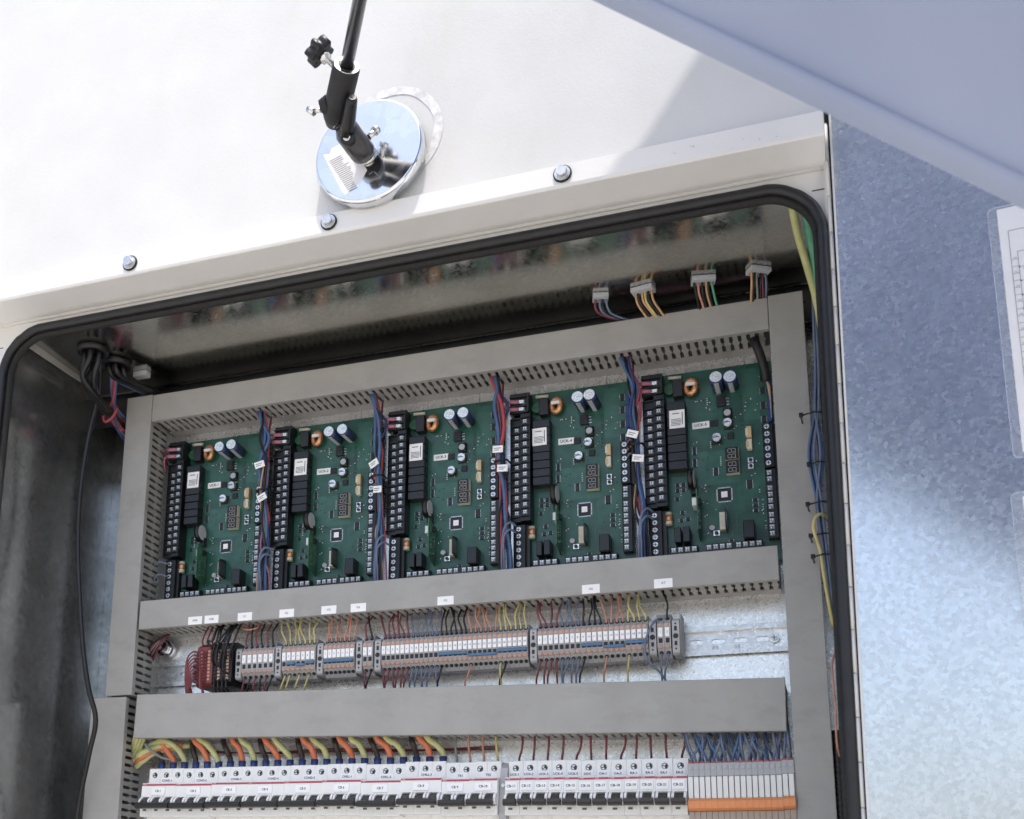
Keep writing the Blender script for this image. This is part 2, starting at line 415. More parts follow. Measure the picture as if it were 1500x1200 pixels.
part('corner_bracket', MB().prism([(-0.157, 0.1668), (-0.157, 0.1560), (-0.022, 0.1600), (-0.022, 0.1668)], -0.1045, -0.1025, 'x'), 'duct_grey', cab)
# bolts of the flange
for bx in (0.1024, 0.3751, 0.6532):
    w = part('washer', MB().cyl((0, 0, 0), (0, -0.0018, 0), 0.0103, 24).cyl((0, -0.0019, 0), (0, -0.0032, 0), 0.0088, 24, 1), ['rubber', 'zinc'], cab, (bx, -0.2267, 0.2012))
    part('bolt_head', MB().cyl((0, -0.0032, 0), (0, -0.009, 0), 0.0062, 6).cyl((0, -0.0031, 0), (0, -0.0042, 0), 0.0075, 20), 'zinc', w, (0, 0, 0), (0, R(random.uniform(0, 60)), 0))
# marks left by the magnet on the paint
def ring(cx, cz, r0, r1, y, a0=0, a1=360, n=48, wob=0.0):
    b = MB()
    for i in range(n + 1):
        a = R(a0 + (a1 - a0) * i / n); ww = 1 + wob * math.sin(7 * a) * 0.5
        b.v += [(cx + r0 * ww * math.cos(a), y, cz + r0 * ww * math.sin(a)), (cx + r1 * math.cos(a), y, cz + r1 * math.sin(a))]
    for i in range(n): b.face([2 * i, 2 * i + 2, 2 * i + 3, 2 * i + 1])
    return b
part('paint_mark', ring(0.446, 0.303, 0.0560, 0.0668, -0.2206, -65, 150, wob=0.02), 'stain', cab)
part('paint_mark', ring(0.425, 0.282, 0.0705, 0.0712, -0.2206, 120, 240), 'stain', cab)
for i in range(11):
    x, z = random.uniform(0.76, 0.90), random.uniform(0.190, 0.209); d = random.uniform(0.0004, 0.001)
    part('paint_chip', MB().box(x, x + d * random.uniform(1, 3), -0.2269, -0.2266, z, z + d), 'scuff', cab)
# hinge with knuckles
hz, i = 0.236, 0
part('hinge_leaf', MB().prism([(0.9190, 0.24), (0.9245, 0.24), (0.9074, -0.9), (0.9030, -0.9)], -0.1660, -0.1640, 'y'), 'white_trim', cab)
while hz > -0.56:
    xx = 0.9232 + (hz - 0.24) * 0.0150
    part('hinge_knuckle', MB().cyl((0, 0, 0), (-0.00062, 0, -0.0417), 0.0022, 10), 'white_trim', cab, (xx - 0.0001, -0.1675, hz)); hz -= 0.0425
part('hinge_gap_shade', MB().prism([(0.9240, 0.2405), (0.9310, 0.2405), (0.9132, -0.9), (0.9062, -0.9)], -0.1652, -0.1642, 'y'), 'rubber', cab)  # dark strip standing in for the shaded gap between hinge and door

part('gap_shade_filler', MB().box(0.9213, 0.9380, -0.1630, -0.1400, 0.225, 0.345), 'rubber', cab)  # added dark block, continues the gap's shade upward and closes the sky sliver

# ------------------------------------------------------------------ cabinet door, swung wide open
PHI = R(5.5)
door = thing('cabinet_door', 'galvanised inner face of the cabinet door swung wide open on the right', 'door', (0.92, -0.172, 0), None, (0, 0, -PHI))
def lean_x(z): return 0.0082 + (z - 0.235) * 0.0157
dp = MB().prism([(lean_x(0.32), 0.32), (0.62, 0.32), (0.62, -0.95), (lean_x(-0.95), -0.95)], 0, 0.0015, 'y')
part('door_sheet', dp, 'galv_door', door)
part('door_edge', MB().prism([(lean_x(0.321) - 0.0012, 0.321), (lean_x(0.321) + 0.0008, 0.321), (lean_x(-0.95) + 0.0008, -0.95), (lean_x(-0.95) - 0.0012, -0.95)], -0.0012, 0.02, 'y'), 'white_paint', door)
part('door_skin', MB().box(0.016, 0.62, 0.0017, 0.03, -0.95, 0.3195), 'white_paint', door)
for sc in range(9):
    x, z = random.uniform(0.03, 0.14), random.uniform(-0.25, 0.0); a = random.uniform(-0.3, 0.3); l = random.uniform(0.02, 0.06)
    part('scratch', MB().prism([(x, z), (x + 0.00025, z), (x + a * l * 0.6 + 0.00025, z + l), (x + a * l * 0.6, z + l)], -0.00015, 0.0, 'y'), 'bright_metal', door)
def sleeve(u0, u1, z0, z1):
    s = part('document_sleeve', MB().box(u0, u1, -0.0022, -0.0019, z0, z1), 'clear_plastic', door)
    pts = []
    rr = 0.006
    for cx, cz, a0 in ((u1 - rr, z1 - rr, 0), (u0 + rr, z1 - rr, 90), (u0 + rr, z0 + rr, 180), (u1 - rr, z0 + rr, 270)):
        for i in range(6): a = R(a0 + 18 * i); pts.append((cx + rr * math.cos(a), -0.0018, cz + rr * math.sin(a)))
    part('sleeve_rim', MB().tube(pts + pts[:2], 0.00032, 5, caps=False), 'clear_rim', s)
sleeve(0.1442, 0.40, -0.1670, 0.0925)
sleeve(0.1385, 0.40, -0.48, -0.2005)
dm = Matrix.Rotation(-PHI, 4, 'Z'); dm.translation = (0.92, -0.172, 0)
def on_door(name, label, u0, u1, z0, z1):
    o = tag(part(name, MB().box(u0, u1, -0.0012, -0.0006, z0, z1), 'paper'), label, 'paper'); o.matrix_world = dm; return o
sh = on_door('wiring_diagram', 'printed wiring diagram in the upper clear sleeve on the open door', 0.1522, 0.385, -0.1612, 0.0905)
ln = MB(); y0, y1 = -0.00145, -0.0012
def hl(u0, u1, z, w=0.0004): ln.box(u0, u1, y0, y1, z - w / 2, z + w / 2)
def vl(u, z0, z1, w=0.0004): ln.box(u - w / 2, u + w / 2, y0, y1, z0, z1)
vl(0.1600, -0.15, 0.0655); hl(0.16, 0.38, 0.0655); vl(0.1660, -0.145, 0.0420); hl(0.166, 0.38, 0.0420)
for i in range(24):
    z = 0.034 - i * 0.0074; hl(0.1602, 0.1660, z, 0.0003)
    if i % 2: hl(0.166, 0.36, z - 0.001, 0.0003); ln.box(0.1655, 0.1672, y0, y1, z - 0.0018, z - 0.0002)
part('drawing_lines', ln, 'faint_ink', sh)
for i in range(12):
    text('L24', 0.0032, sh, (0.1715, -0.0015, 0.024 - i * 0.0148 - 0.0005), 'faint_ink')
    text('%03d' % (100 + i), 0.0024, sh, (0.1630, -0.0015, 0.0355 - i * 0.0148), 'faint_ink')
on_door('notice_sheet', 'plain white sheet in the lower clear sleeve on the open door', 0.1480, 0.385, -0.47, -0.2050)

# ------------------------------------------------------------------ wiring ducts
fing = MB(); hw, hn = 0.0028, 0.0044
fing.prism([(-hw, 0.010), (hw, 0.010), (hw, 0.026), (hn, 0.0285), (hn, 0.0325), (hw, 0.035), (hw, 0.051), (-hw, 0.051), (-hw, 0.035), (-hn, 0.0325), (-hn, 0.0285), (-hw, 0.026)], 0, 0.0016, 'z')
FING = fing.mesh('finger'); FING.materials.append(M['duct_grey'])      # (s, y, t)
PITCH = 0.0101
def duct(label, a0, a1, b0, b1, vertical=False, rot=0.0, finger_lo=False, finger_hi=False, top_mesh=False, lo_mesh=False, y0=0.0, over0=0, over1=0):
    """a along, b across. Origin at (a0, b0) on the mounting plate"""
    L_, W = a1 - a0, b1 - b0
    loc = (b0, YB - 0.0002, a0) if vertical else (a0, YB - 0.0002, b0)
    d = thing('wiring_duct', label, 'wiring duct', loc, 'grey slotted wiring ducts', (0, rot, 0))
    yb = -(YB - 0.0002)
    def bx(mb, s0, s1, t0, t1, q0, q1, c=0):
        if vertical: mb.box(t0, t1, yb + q0, yb + q1, s0, s1, 0, c)
        else: mb.box(s0, s1, yb + q0, yb + q1, t0, t1, 0, c)
    bot = YB - 0.0003
    cv = MB(); bx(cv, 0, L_, 0, W, y0, y0 + 0.0022, 0.0007); bx(cv, 0.0004, L_ - 0.0004, 0.0003, 0.0017, y0 + 0.0022, 0.0085); bx(cv, 0.0004, L_ - 0.0004, W - 0.0017, W - 0.0003, y0 + 0.0022, 0.0085)
    part('cover', cv, 'duct_grey', d)
    for s0 in (0.0008, L_ - 0.0022):
        if vertical:
            ec = MB(); bx(ec, s0, s0 + 0.0014, 0.0022, W - 0.0022, y0 + 0.0024, bot - 0.002); part('end_cap', ec, 'duct_grey', d)
    ba = MB(); bx(ba, 0.001, L_ - 0.001, 0.002, W - 0.002, bot - 0.0016, bot)
    part('base', ba, 'duct_grey', d)
    for hi, on in ((False, finger_lo), (True, finger_hi)):
        t0 = W - 0.0036 if hi else 0.0020
        joined = top_mesh if hi else lo_mesh
        if not on and not joined:
            wl = MB(); bx(wl, 0.001, L_ - 0.001, t0, t0 + 0.0016, y0 + 0.003, bot - 0.0017); part('side_wall', wl, 'duct_grey', d); continue
        wl = MB(); bx(wl, 0.001, L_ - 0.001, t0, t0 + 0.0016, y0 + 0.003, 0.0112); part('front_rim', wl, 'duct_grey', d)
        wl = MB(); bx(wl, 0.001, L_ - 0.001, t0, t0 + 0.0016, 0.0498, bot - 0.0017); part('rear_rim', wl, 'duct_grey', d)
        nf = int(L_ / PITCH); st = (L_ - nf * PITCH) / 2 + PITCH / 2
        if joined:
            big = MB()
            for i in range(nf):
                s_ = st + i * PITCH
                for q0, q1, h in ((0.011, 0.027, hw), (0.027, 0.034, hn), (0.034, 0.050, hw)): bx(big, s_ - h, s_ + h, t0, t0 + 0.0016, q0, q1)
            o = part('slotted_side', big, 'duct_grey', d); o['kind'] = 'stuff'; continue
        for i in range(nf):
            s_ = st + i * PITCH
            if vertical: add('finger', FING, d, (t0 + 0.0016, yb, s_), (0, R(-90), 0))
            else: add('finger', FING, d, (s_, yb, t0))
    return d
d_left = duct('tall grey slotted duct left of the circuit boards', -0.3035, 0.139, -0.0424, 0.0, True, finger_hi=True, lo_mesh=True)
d_top = duct('grey slotted duct running above the five circuit boards', 0.0006, 0.8484, 0.0974, 0.138, finger_lo=True, top_mesh=True, y0=0.0006)
d_right = duct('tall plain grey duct right of the circuit boards', -0.62, 0.1395, 0.849, 0.8882, True)
d_mid = duct('grey duct with small white labels between circuit boards and terminal blocks', 0.0036, 0.844, -0.2121, -0.1717, finger_lo=True)
d_low = duct('wide grey duct between terminal blocks and circuit breakers', 0.008, 0.8428, -0.3744 + 0.0107, -0.3148 + 0.0107, rot=0.0252, finger_lo=True, y0=-0.001)
d_ll = duct('short wide grey duct at lower left beside the breakers', -0.62, -0.3060, -0.0668 + 0.003, -0.0080, True, finger_hi=True)
# labels along the middle duct
def duct_label(x, s):
    o = part('label', MB().box(-0.0106, 0.0106, -0.0004, 0, -0.0055, 0.0055), 'label_white', d_mid, (x - 0.0036, -(YB - 0.0002) - 0.0001, 0.0061))
    text(s, 0.0042, o, (0, -0.0007, 0), 'faint_ink')
for x, s in ((0.0929, 'X0A'), (0.1181, 'X0B'), (0.1684, 'X1'), (0.2300, 'X2'), (0.2903, 'X3'), (0.3315, 'X4'), (0.4489, 'X5'), (0.6308, 'X6'), (0.7156, 'X7')):
    duct_label(x, s)

# ------------------------------------------------------------------ control boards
def board_proto():
    mm = 0.001
    b = thing('control_board', 'x', 'circuit board', (0, 0, 0), 'row of five green control boards')
    part('board_plate', MB().box(-0.092, 0.0615, 0, 0.0016, -0.090, 0.1642), 'pcb', b)
    tr = MB(); rnd = random.Random(3)
    for q in range(26):      # copper pours and traces under the lacquer
        x, z = rnd.uniform(-0.055, 0.045), rnd.uniform(-0.065, 0.155); l = rnd.uniform(0.008, 0.03); w = rnd.uniform(0.0006, 0.0014)
        if q % 2: tr.box(x, x + w, -0.00006 - q * 2e-6, 0, z, z + l)
        else: tr.box(x, x + l, -0.00006 - q * 2e-6, 0, z, z + w)
    tr.box(0.027, 0.046, -0.00004, 0, 0.09, 0.158); tr.box(-0.030, 0.020, -0.00004, 0, 0.012, 0.055)
    part('copper_traces', tr, 'pcb_light', b)['kind'] = 'stuff'
    def bx(name, m, x0, x1, z0, z1, h, c=0.0006, par=None, y=0.0):
        return part(name, MB().box(x0 * mm, x1 * mm, -h * mm, y * mm, z0 * mm, z1 * mm, 0, c), m, par or b)
    # screw meshes
    s1 = MB().box(-0.0027, 0.0027, -0.0006, 0, -0.0027, 0.0027, 2).cyl((0, -0.0006, 0), (0, -0.0018, 0), 0.0027, 12, 0, 0.0021)
    s1.box(-0.0018, 0.0018, -0.00195, -0.0015, -0.0003, 0.0003, 1).box(-0.0003, 0.0003, -0.00197, -0.0015, -0.0018, 0.0018, 1)
    SQ = s1.mesh('screw'); SQ.materials.append(M['bright_metal']); SQ.materials.append(M['chip']); SQ.materials.append(M['dull_metal'])
    s2 = MB().cyl((0, 0, 0), (0, -0.0012, 0), 0.0031, 14, 0).box(-0.0024, 0.0024, -0.0014, -0.0011, -0.0004, 0.0004, 1).box(-0.0004, 0.0004, -0.00142, -0.0011, -0.0024, 0.0024, 1)
    RD = s2.mesh('screw'); RD.materials.append(M['bright_metal']); RD.materials.append(M['chip'])
    s3 = MB().box(-0.0026, 0.0026, -0.0008, 0, -0.0026, 0.0028, 2).cyl((0, -0.0008, 0), (0, -0.0018, 0), 0.0023, 12, 0, 0.0018).box(-0.0016, 0.0016, -0.00195, -0.0015, -0.0003, 0.0003, 1).box(-0.0003, 0.0003, -0.00197, -0.0015, -0.0016, 0.0016, 1).box(-0.0027, 0.0027, -0.0010, -0.0006, 0.0020, 0.0028, 0)
    CL = s3.mesh('screw'); CL.materials.append(M['bright_metal']); CL.materials.append(M['chip']); CL.materials.append(M['dull_metal'])
    # tall double-row barrier strip
    st = MB(); st.box(-0.0915, -0.0780, -0.0150, 0, -0.0155, 0.1255); st.box(-0.0778, -0.0655, -0.0185, 0, -0.0155, 0.1305)
    for k in range(14):
        z = 0.1247 - 0.0103 * k
        st.box(-0.0912, -0.0781, -0.0178, -0.0150, z - 0.0008, z + 0.0008); st.box(-0.0777, -0.0657, -0.0212, -0.0185, z - 0.0008, z + 0.0008)
    st.box(-0.0660, -0.0652, -0.0208, 0, -0.0150, 0.1300); st.box(-0.0785, -0.0775, -0.0180, -0.0150, -0.0150, 0.1250); st.box(-0.0919, -0.0911, -0.0176, 0, -0.015, 0.125)
    S = part('terminal_strip', st, 'black_plastic', b)
    for k in range(13):
        z = 0.1195 - 0.0103 * k
        add('screw', SQ, S, (-0.0722, -0.0186, z), (0, 0.3 * k, 0) if False else None)
        if k: add('screw', SQ, S, (-0.0838, -0.0151, z))
    # power terminal
    pw = MB().box(-0.0925, -0.0665, -0.0170, 0, 0.1305, 0.1600).box(-0.0925, -0.0665, -0.0205, -0.017, 0.1315, 0.1330).box(-0.0925, -0.0665, -0.0205, -0.017, 0.1405, 0.1420).box(-0.0925, -0.0665, -0.0205, -0.017, 0.1535, 0.1550)
    pw.box(-0.0685, -0.0668, -0.0215, -0.017, 0.1315, 0.1550)
    S = part('power_terminal', pw, 'black_plastic', b)
    for z in (0.1472, 0.1368): add('screw', SQ, S, (-0.0755, -0.0171, z))
    # lower left six-way strip
    S = part('terminal_strip', MB().box(-0.0895, -0.0735, -0.0125, 0, -0.0765, -0.0182, 0, 0.0008).box(-0.0735, -0.0690, -0.008, 0, -0.0765, -0.0182), 'black_plastic', b)
    for k in range(6): add('screw', RD, S, (-0.0822, -0.0126, -0.0247 - 0.00925 * k))
    # right six-way strip
    S = part('terminal_strip', MB().box(0.0480, 0.0600, -0.0100, 0, 0.0235, 0.0790, 0, 0.0008).box(0.0600, 0.0650, -0.0060, 0, 0.0235, 0.079), 'black_plastic', b)
    for k in range(6): add('screw', RD, S, (0.0530, -0.0101, 0.0745 - 0.0093 * k))
    S = part('terminal_strip', MB().box(0.0485, 0.0605, -0.0085, 0, -0.0655, 0.0215, 0, 0.0006), 'black_plastic', b)
    for k, z in enumerate((16.0, 8.2, -3.3, -11.1, -19, -26.8, -36.6, -44.3, -52, -59.8)): add('screw', CL, S, (0.0530, -0.0086, z * mm))
    S = part('terminal_strip', MB().box(-0.0655, -0.0330, -0.0090, 0, -0.0800, -0.0655, 0, 0.0006), 'black_plastic', b)
    for k in range(4): add('screw', CL, S, (-0.0613 + 0.0081 * k, -0.0091, -0.0703))
    S = part('terminal_strip', MB().box(-0.0235, 0.0415, -0.0090, 0, -0.0800, -0.0655, 0, 0.0006), 'black_plastic', b)
    for k, x in enumerate((-19.9, -12.2, -4.5, 3.2, 14.1, 21.9, 29.6, 37.4)): add('screw', CL, S, (x * mm, -0.0091, -0.0703))
    # relay column
    for k in range(8):
        z1 = 120.5 - k * 11.15
        bx('relay', 'relay_black', -63.3, -40.6, z1 - 10.3, z1, 15.0, 0.0007)
    stk = bx('sticker', 'label_white', -61.8, -43.2, 84.8, 108.7, 15.5, 0, None, -15.15)
    lines = MB()
    rq = random.Random(5)
    for k in range(5): lines.box(-0.0595, -0.0595 + rq.uniform(0.008, 0.013), -0.01575, -0.0155, 0.0885 + k * 0.0019, 0.0892 + k * 0.0019)
    lines.box(-0.0465, -0.0455, -0.01575, -0.0155, 0.089, 0.105); lines.box(-0.058, -0.0495, -0.01575, -0.0155, 0.1035, 0.1045)
    part('print_lines', lines, 'faint_ink', stk)
    bx('label_plate', 'label_white', -33.6, -13.0, 87.8, 96.3, 0.6, 0)
    bx('chip', 'chip', -12.6, -3.6, 87.2, 95.6, 1.2, 0.0003)
    # supply corner
    part('resistor', MB().cyl((-0.061, -0.004, 0.1580), (-0.045, -0.004, 0.1570), 0.0022, 10), 'cream_plastic', b)
    bx('transformer', 'relay_black', -55.2, -43.2, 129.0, 151.3, 12, 0.0006)
    part('suppressor', MB().cyl((-0.0595, -0.003, 0.142), (-0.0595, -0.006, 0.142), 0.007, 14), 'pcb_bright', b)
    tor = MB(); rr = []
    for i in range(25):
        a = 2 * math.pi * i / 24; rr.append((-0.0330 + 0.0062 * math.cos(a), -0.0062 - 0.002 * math.cos(a), 0.1413 + 0.0085 * math.sin(a)))
    tor.tube(rr, 0.0038, 8, caps=False, radii=[0.0036 + 0.0004 * (i % 2) for i in range(25)])
    T = part('toroid_coil', tor, 'copper', b)
    part('coil_tie', MB().box(-0.0385, -0.0275, -0.0128, -0.0098, 0.1415, 0.1455, 0, 0.0005), 'white_plastic', T)
    for x, z in ((-1.0, 137.6), (16.2, 137.4)):
        C_ = part('capacitor', MB().cyl((0, 0, 0), (0, -0.0325, 0), 0.0080, 24), 'cap_blue', b, (x * mm, 0, z * mm))
        tp = MB().cyl((0, -0.0326, 0), (0, -0.0331, 0), 0.0071, 22)
        part('vent_top', tp, 'bright_metal', C_)
        part('polarity_band', MB().prism([(0.0081 * math.cos(R(a)), -0.0302) if False else (0.00812 * math.cos(R(a)), 0.00812 * math.sin(R(a))) for a in (-110, -90, -70)] + [(0.0078 * math.cos(R(a)), 0.0078 * math.sin(R(a))) for a in (-70, -110)], 0, 1, 'z'), 'cap_grey', C_, (0, 0, 0), (R(90), 0, 0)).scale = (1, 1, 0.031)
    bx('regulator', 'chip', -3.8, 6.6, 111.9, 125.2, 4.5, 0.0005)
    for z in (0.1135, 0.1175, 0.1215): part('regulator_leg', MB().box(0.0068, 0.0105, -0.0006, 0, z, z + 0.0015), 'bright_metal', b)
    I = bx('inductor', 'chip', 2.8, 13.6, 95.3, 107.8, 5, 0.0012)
    part('inductor_core', MB().cyl((0.0082, -0.0051, 0.1015), (0.0082, -0.0057, 0.1015), 0.0042, 16), 'cap_grey', I)
    for x, z in ((7.9, 86.0), (-5.6, 68.6)):
        C_ = part('capacitor', MB().box(-0.0058, 0.0058, -0.0012, 0, -0.0058, 0.0058, 1).cyl((0, -0.001, 0), (0, -0.0098, 0), 0.0052, 20, 0), ['bright_metal', 'chip'], b, (x * mm, 0, z * mm))
        part('print_mark', MB().box(-0.003, 0.003, -0.0100, -0.0099, -0.0006, 0.0006).box(-0.0026, 0.001, -0.0100, -0.0099, 0.0010, 0.0018).box(-0.0048, -0.0034, -0.0100, -0.0099, -0.002, 0.002), 'faint_ink', C_)
    bx('diode', 'chip', -12.5, -8.6, 63, 67.5, 1.5)
    bx('chip', 'chip', 6.8, 14.5, 68.3, 76.3, 2.0)
    for z0, z1, m in ((65.5, 80.1, 'tan_plastic'), (50.4, 63.5, 'cream_plastic')):
        J = part('connector', MB().box(0.0292, 0.0352, -0.0060, 0, z0 * mm, z1 * mm, 0, 0.0004), m, b)
        part('connector_slot', MB().box(0.0282, 0.0312, -0.0063, -0.001, (z0 + 2.5) * mm, (z1 - 2.5) * mm), 'tan_plastic' if m != 'tan_plastic' else 'cream_plastic', J)
    # two-digit displays, lying on their side
    for z0, z1 in ((38.9, 54.6), (21.4, 37.4)):
        D = part('digit_display', MB().box(0.0037, 0.0195, -0.0078, 0, z0 * mm, z1 * mm, 0, 0.0003), 'cream_plastic', b)
        part('display_face', MB().box(0.0037, 0.0192, -0.0081, -0.0078, z0 * mm, z1 * mm), 'black_plastic', D)
        sg = MB()
        for zc in (z0 + 4.3, z1 - 4.3):
            zc *= mm; xc = 0.0112; w, h, t = 0.0023, 0.0044, 0.0005
            for sx in (-h, 0, h): sg.box(xc + sx - t / 2, xc + sx + t / 2, -0.0083, -0.0081, zc - w + t * 0.7, zc + w - t * 0.7)
            for sx in (-h / 2, h / 2):
                for sz in (-w, w): sg.box(xc + sx - h / 2 + t, xc + sx + h / 2 - t, -0.0083, -0.0081, zc + sz - t / 2, zc + sz + t / 2)
            sg.box(xc + h - 0.0004, xc + h + 0.0005, -0.0083, -0.0081, zc - w - 0.0012, zc - w - 0.0004)
        part('segments', sg, 'seg_off', D)
    for z in (37.2, 29.6):
        B_ = part('push_button', MB().box(0.0290, 0.0358, -0.0035, 0, (z - 3.3) * mm, (z + 3.3) * mm, 0, 0.0003), 'bright_metal', b)
        part('button_cap', MB().cyl((0.0324, -0.0036, z * mm), (0.0324, -0.0052, z * mm), 0.0020, 12), 'chip', B_)
    # chips with legs
    def chip(x, z, w, h, leg='z', n=6):
        c = MB().box((x - w / 2) * mm, (x + w / 2) * mm, -0.0018, -0.0002, (z - h / 2) * mm, (z + h / 2) * mm, 0, 0.0003)
        for i in range(n):
            if leg == 'x':
                zz = z - h / 2 + h * (i + 0.5) / n
                c.box((x - w / 2 - 1.1) * mm, (x + w / 2 + 1.1) * mm, -0.0008, -0.0001, (zz - 0.25) * mm, (zz + 0.25) * mm, 1)
            else:
                xx = x - w / 2 + w * (i + 0.5) / n
                c.box((xx - 0.25) * mm, (xx + 0.25) * mm, -0.0008, -0.0001, (z - h / 2 - 1.1) * mm, (z + h / 2 + 1.1) * mm, 1)
        return part('chip', c, ['chip', 'bright_metal'], b)
    chip(-33.1, 58.1, 3.8, 10, 'x', 7); chip(-33.3, 42.5, 3.8, 10, 'x', 7); chip(-8.7, 28.3, 5, 10, 'x', 8); chip(29.8, 7.4, 6, 11, 'x', 8)
    for z in (-13, -19.7, -26.4): chip(35.3, z, 5, 4, 'x', 3)
    for x, z in ((-55, 16), (-55, 9), (-48, 16), (-48, 9), (-56, -2), (-50, -20), (-44, -29), (-52, -30), (5.5, -62)): chip(x, z, 4, 4.5, 'x', 2)
    for z in (143.1, 126.3, 106.8, 88.7): chip(50.3, z, 5.0, 8.5, 'x', 5)
    H = part('pin_header', MB().box(0.0555, 0.0600, -0.0060, 0, 0.083, 0.146, 0, 0.0004), 'blue_part', b)
    part('header_gap', MB().box(0.0560, 0.0595, -0.0062, -0.005, 0.1135, 0.1150).box(0.056, 0.0595, -0.0062, -0.005, 0.098, 0.0995).box(0.056, 0.0595, -0.0062, -0.005, 0.129, 0.1305), 'chip', H)
    u = MB().box(-0.0078, 0.0078, -0.0014, -0.0002, -0.0105, 0.0055, 0, 0.0003)
    for i in range(18):
        q = -0.0072 + 0.0144 * i / 17
        u.box(q - 0.00022, q + 0.00022, -0.0006, -0.0001, -0.0121, 0.0071, 1); u.box(-0.0094, 0.0094, -0.0006, -0.0001, q - 0.0025 - 0.00022, q - 0.0025 + 0.00022, 1)
    U = part('processor', u, ['chip', 'bright_metal'], b)
    part('processor_sticker', MB().box(-0.0036, 0.0036, -0.0017, -0.0014, -0.0062, 0.0012), 'label_white', U)
    # coin cell standing on edge
    cc = MB().cyl((-0.0400, -0.0120, 0.0185), (-0.0335, -0.0120, 0.0185), 0.0128, 28)
    K = part('cell_holder', cc, 'black_plastic', b)
    part('coin_cell', MB().cyl((-0.0334, -0.0120, 0.0185), (-0.0326, -0.0120, 0.0185), 0.0108, 28), 'cap_grey', K)
    # plug-in cards standing off the board
    dc = MB().prism([(-0.0275, -0.0015), (-0.0275, -0.0530), (-0.0005, -0.0595), (-0.0005, -0.0070)], -0.0305, -0.0292, 'x')
    D = part('plug_in_card', dc, 'pcb_bright', b)
    dot = MB(); rd = random.Random(11)
    for i in range(34):
        y, z = rd.uniform(-0.022, -0.003), rd.uniform(-0.050, -0.010); s_ = rd.uniform(0.0004, 0.0011)
        dot.box(-0.0292, -0.0287, y, y + s_, z, z + s_ * 1.4, 0 if i % 3 else 1)
    dot.box(-0.0292, -0.0262, -0.014, -0.008, -0.016, -0.009, 1)
    for i in range(13): dot.box(-0.0292, -0.0288, -0.0055, -0.0030, -0.046 + i * 0.0027, -0.0449 + i * 0.0027, 0)
    part('card_components', dot, ['bright_metal', 'chip'], D)['kind'] = 'stuff'
    bx('card_socket', 'white_plastic', -36.5, -31.0, -19, -9, 20, 0.0004)
    bx('socket_block', 'chip', -38.5, -31.5, 0, 12, 8, 0.0004)
    d2 = MB().prism([(-0.019, -0.0255), (-0.019, -0.0490), (-0.0005, -0.0500), (-0.0005, -0.0225)], 0.0010, 0.0022, 'x')
    D = part('plug_in_card', d2, 'chip', b)
    dot = MB()
    for i in range(6):
        for j in range(4): dot.box(0.0022, 0.0026, -0.017 + j * 0.0042, -0.0155 + j * 0.0042, -0.046 + i * 0.0033, -0.0448 + i * 0.0033)
    part('card_components', dot, 'bright_metal', D)['kind'] = 'stuff'
    bx('card_socket', 'cream_plastic', -6.5, 0.6, -49, -27, 9, 0.0004)
    B_ = part('push_button', MB().box(-0.0150, -0.0070, -0.0030, 0, -0.0545, -0.0475, 0, 0.0003), 'bright_metal', b)
    part('button_cap', MB().cyl((-0.0110, -0.0031, -0.051), (-0.0110, -0.0050, -0.051), 0.0022, 12), 'chip', B_)
    part('capacitor', MB().cyl((-0.0162, 0, -0.0435), (-0.0162, -0.005, -0.0435), 0.0032, 14), 'cap_grey', b)
    bx('relay', 'relay_black', 20.8, 33.4, -65, -43, 18, 0.0007)
    for x0, x1 in ((-58.8, -51.2), (-48.8, -40.8)): bx('relay', 'relay_black', x0, x1, -63, -44, 18, 0.0006)
    F = part('fuse_coil', MB().cyl((-0.0665, -0.006, -0.0200), (-0.0665, -0.006, -0.0360), 0.0042, 14), 'cream_plastic', b)
    part('coil_winding', MB().cyl((-0.0665, -0.006, -0.0235), (-0.0665, -0.006, -0.0315), 0.0045, 14), 'copper', F)
    smd = MB(); rs = random.Random(21)
    for x, z, n, dx, dz in ((-30, 123, 5, 2.3, 0), (-16, 117, 4, 0, 2.6), (-13, 117, 4, 0, 2.6), (-14, 60, 4, 0, 2.4), (-3, 33, 6, 0, 2.6), (40, 2, 4, 0, -3), (43, -14, 6, 0, -3), (-22, 12, 3, 0, -4), (-21, -9, 2, 0, -3), (45, -50, 4, 0, 3), (32, 18, 1, 0, 0), (36, 20, 1, 0, 0), (-52, 2, 5, 0, 3)):
        for i in range(n): smd.box((x + i * dx) * mm, (x + i * dx + 1.3) * mm, -0.0007, 0, (z + i * dz) * mm, (z + i * dz + 0.8) * mm, rs.choice((0, 0, 1)))
    for i in range(120):
        x, z = rs.uniform(-38, 44), rs.uniform(-62, 120)
        if (-16 < x < 22 and (-16 < z < 60 or -60 < z < -22)) or (-36 < x < -2 and 84 < z < 100): continue
        w_, h_ = rs.choice(((1.0, 0.6), (0.6, 1.0), (1.6, 0.9), (0.9, 1.6)))
        smd.box(x * mm, (x + w_) * mm, -0.0006, 0, z * mm, (z + h_) * mm, rs.choice((0, 1, 1)))
    part('small_components', smd, ['white_plastic', 'chip'], b)['kind'] = 'stuff'
    text('SYSTEM UCK R.2', 0.0062, b, (0.0240, -0.0002, 0.1010), 'ink', (R(90), R(90), 0), 'silk_lettering')
    return b
proto = board_proto()
XB = [0.1037 + 0.1702 * i for i in range(5)]
boards = []
words = ['leftmost, beside the slotted side duct', 'second from the left', 'in the middle of the row', 'second from the right', 'rightmost, beside the plain duct']
